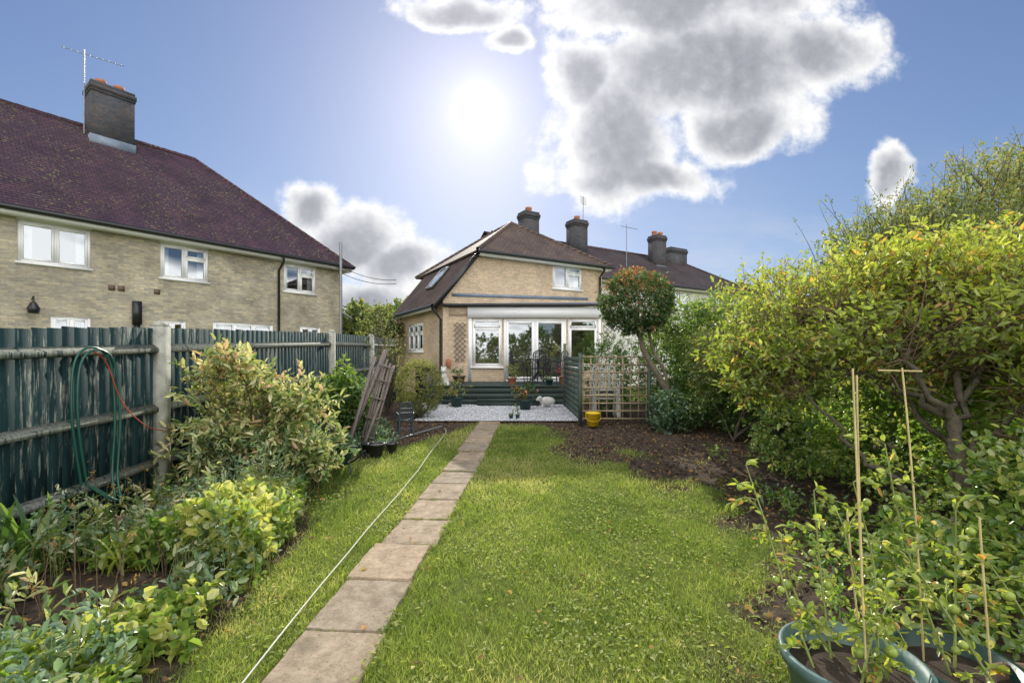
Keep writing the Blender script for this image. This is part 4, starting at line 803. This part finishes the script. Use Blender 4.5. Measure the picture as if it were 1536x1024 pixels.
# tall wispy tree to the right
mb = MB()
te = [((6.6, 7.2, 3.0), (1.7, 1.3, 1.0)), ((8., 7.4, 3.6), (1.7, 1.3, 1.2)), ((5.7, 7., 2.7), (1.1, 1.1, .8)), ((9.5, 7.6, 4.2), (1.5, 1.3, 1.2)), ((7., 6.3, 2.2), (1.5, 1., .8)), ((5.2, 6.4, 2.), (.8, .8, .8)), ((7.2, 7., 3.5), (1.2, 1., .7))]
C, O = sample(te, 7500, .45, 1.7, .40, 9); clusters(mb, C, O, 7, .24, .065, .032, 1, .6+.12*(C[:, 2]-3), .15, .15, upd=.6, twig=(0, .004, 4))
for i in range(120):
    a = R.uniform(5., 9.8); c0 = A([a, R.uniform(6.6, 7.8), 2.7+.42*(a-5)+R.uniform(0, .4)]); L = R.uniform(.4, 1.05); b = c0+A([R.normal(0, .22), R.normal(0, .2), L])
    tube(mb, bez(c0, (c0+b)/2+R.normal(0, .06, 3), b, 5), np.linspace(.008, .002, 5), 3, 0); s = R.random(16)[:, None]; P = c0+(b-c0)*s+R.normal(0, .025, (16, 3)); leaves(mb, P, R.normal(0, .7, (16, 3))+A([0, 0, .5]), .06, .025, 1, R.uniform(.4, .95, 16))
branches(mb, (6.8, 7.3, .1), C[:50], .07, 0, .2, 9, .05, .008); branches(mb, (8.4, 7.5, .1), C[50:90], .07, 0, .2, 9, .05, .008)
mb.build('hawthorn_tree', [M['bark'], M['Lolive']])
def bgtree(name, x, y, h, r, n=900, lm='Lolive', L=.28):
    mb = MB(); e = [((x+R.normal(0, r*.4), y+R.normal(0, r*.4), h*R.uniform(.5, .82)), (r*R.uniform(.45, .7), r*.6, h*.2)) for i in range(7)]
    C, O = sample(e, n, .4, .9, .4, x); clusters(mb, C, O, 8, L*2.2, L, L*.6, 1, .5, .15, .2); tube(mb, [(x, y, 0), (x+.1, y, h*.4), (x, y, h*.7)], [r*.09, r*.07, r*.04], 8, 0); branches(mb, (x, y, h*.35), C[:25], r*.04, 0, .2)
    return mb.build(name, [M['bark'], M[lm]])
bgtree('background_tree', -8.0, 26, 4.8, 2.2); bgtree('background_tree', -10.5, 36, 6., 3.5); bgtree('background_tree', -5.6, 24, 4.0, 1.3, 600, 'Lmid'); bgtree('background_tree', -4.9, 17.8, 3.4, .8, 400, 'Lolive', .14)
bgtree('background_tree', 17, 34, 7, 3.5)
shrub('distant_hedge', [((x_, -16, 1.8), (2.2, 1.2, 2.2+.7*math.sin(x_))) for x_ in np.arange(-16, 17, 2.6)], 3500, 7, .5, .3, .2, 'Lmid', None, twig=None, inner=.7, thr=.25, nz=.8)  # unseen hedge behind the camera, added for the window glass to reflect
G = empty('garage'); mb = MB(); fg = Fr((-6.2, 19.3), (1, .1)); box(mb, fg, 0, 2.4, 0, 3, 0, 2.35, 0); box(mb, fg, -.1, 2.5, -.1, 3.1, 2.352, 2.5, 1); mb.build('shell', [M['brickM'], M['black']], G, uv=True)
# ------------------------------------------------------------------ foreground right
mb = MB(); px, py = 1.33, 1.78
lathe(mb, (px, py, 0), [(0, .0), (.17, 0), (.18, .02), (.225, .28), (.245, .285), (.25, .33), (.235, .335), (.222, .29), (.215, .25), (0, .25)], 36, 0); lathe(mb, (px, py, 0), [(.216, .26), (.1, .275), (0, .27)], 20, 1)
mb.build('large_plant_pot', [M['potg'], M['soilp']], smooth=True)
mb = MB(); lathe(mb, (1.78, 1.82, 0), [(0, 0), (.15, 0), (.2, .26), (.215, .265), (.215, .29), (.195, .29), (.19, .22), (0, .22)], 30, 0); lathe(mb, (1.78, 1.82, 0), [(.19, .225), (0, .235)], 20, 1); mb.build('large_plant_pot', [M['gpl'], M['soilp']])
mb = MB(); lathe(mb, (1.98, 1.62, 0), [(0, 0), (.15, 0), (.19, .24), (.205, .245), (.205, .28), (.185, .28), (.18, .2), (0, .2)], 30, 0); lathe(mb, (1.98, 1.62, 0), [(.18, .205), (0, .21)], 20, 1); mb.build('large_plant_pot', [M['potb'], M['soilp']])
mb = MB()
canes = [((1.33, 1.7, .2), (1.46, 1.95, 1.45)), ((1.42, 1.82, .2), (1.50, 1.98, 1.42)), ((1.72, 1.9, .2), (1.80, 2.1, 1.45)), ((1.85, 1.75, .2), (1.9, 1.85, .85)), ((1.5, 1.9, .0), (1.62, 2.2, .75))]
for a, b in canes: tube(mb, bez(a, (A(a)+A(b))/2+R.normal(0, .015, 3), b, 8), .0042, 6)
tube(mb, [(1.62, 2.02, 1.44), (1.98, 2.2, 1.43)], .005, 6)
mb.build('bamboo_canes', [M['cane']])
M['tomat'] = plain('green_tomato', (.28, .36, .06), .35, .2)
def tomato(name, stems, dens=9, fruit=3):
    mb = MB()
    for st_ in stems:
        q = smoothpts(st_, 7); tube(mb, q, np.linspace(.006, .003, len(q)), 6, 0)
        for i in range(2, len(q)):
            if R.random() < .3: continue
            a = R.uniform(0, 6.28); L = R.uniform(.06, .17); d_ = A([math.cos(a), math.sin(a), R.uniform(-.1, .6)]); e = q[i]+d_*L; md = (q[i]+e)/2+A([0, 0, .03]); b_ = bez(q[i], md, e-A([0, 0, .03]), 5); tube(mb, b_, .0022, 4, 0)
            s = R.random(dens); P = b_[0]+(b_[-1]-b_[0])*s[:, None]+A([0, 0, .01]); leaves(mb, P, d_*.6+R.normal(0, .6, (dens, 3)), R.uniform(.022, .055, dens), R.uniform(.014, .03, dens), 1, np.clip(R.normal(.5, .25, dens), 0, 1), rnd=True)
        for k in range(fruit):
            c = q[R.integers(4, len(q)-2)]+R.normal(0, .03, 3)-A([0, 0, .03]); ball(mb, c, R.uniform(.012, .022), 2, 10)
    return mb.build(name, [M['stem'], M['Lyel'], M['tomat']])
tomato('tomato_plant', [[(1.2, 1.8, .25), (1.15, 1.9, .5), (1.12, 2.0, .75), (1.08, 2.1, 1.0)], [(1.4, 1.75, .25), (1.42, 1.85, .5), (1.38, 1.9, .8)], [(1.33, 1.85, .25), (1.25, 2.0, .45), (1.3, 2.2, .6)], [(1.3, 1.7, .25), (1.38, 1.75, .4), (1.5, 1.8, .55)], [(1.45, 1.8, .25), (1.55, 1.95, .6), (1.5, 2.0, .95)], [(1.3, 1.85, .25), (1.32, 1.95, .6), (1.36, 2.05, .9)]])
tomato('tomato_plant', [[(1.75, 1.8, .2), (1.75, 1.95, .5), (1.7, 2.0, .8), (1.72, 2.1, 1.1)], [(1.8, 1.85, .2), (1.9, 1.95, .5), (1.95, 2.0, .85)], [(1.95, 1.65, .2), (2.0, 1.75, .45), (1.95, 1.9, .7)], [(1.85, 1.7, .2), (1.75, 1.75, .4), (1.7, 1.9, .6)]])
mb = MB()
n = 2000; x = R.uniform(1.2, 4.0, n); y = R.uniform(2., 7., n); d_ = fbm2(x, y, 1.5, 91); kp = (d_ > .47) & (x > np.interp(y, [2, 4, 5.5, 7], [1.55, 2.3, 2.7, 2.9])); x, y = x[kp], y[kp]; n = len(x)
C = np.stack([x, y, gz_(x, y)+R.uniform(.03, .16, n)], -1); clusters(mb, C, np.tile(A([0, 0, 1.]), (n, 1)), 6, .1, .05, .03, 0, .5, .2, .2, up=1.5, rnd=True); mb.build('border_weeds', [M['Lbri']])
shrub('border_shrub', [((3.6, 3.2, .45), (.55, 1.2, .55)), ((3.15, 2.6, .55), (.45, .5, .6)), ((2.5, 2.6, .25), (.4, .4, .3)), ((3.75, 4.6, .5), (.5, .9, .6)), ((2.9, 3.0, .3), (.3, .4, .3)), ((3.6, 5.6, .5), (.5, .8, .5))], 1700, 7, .17, .052, .036, 'Lbri', None, t0=.6, thr=.44, twig=2, seed=12, rnd=True, tc=.2)
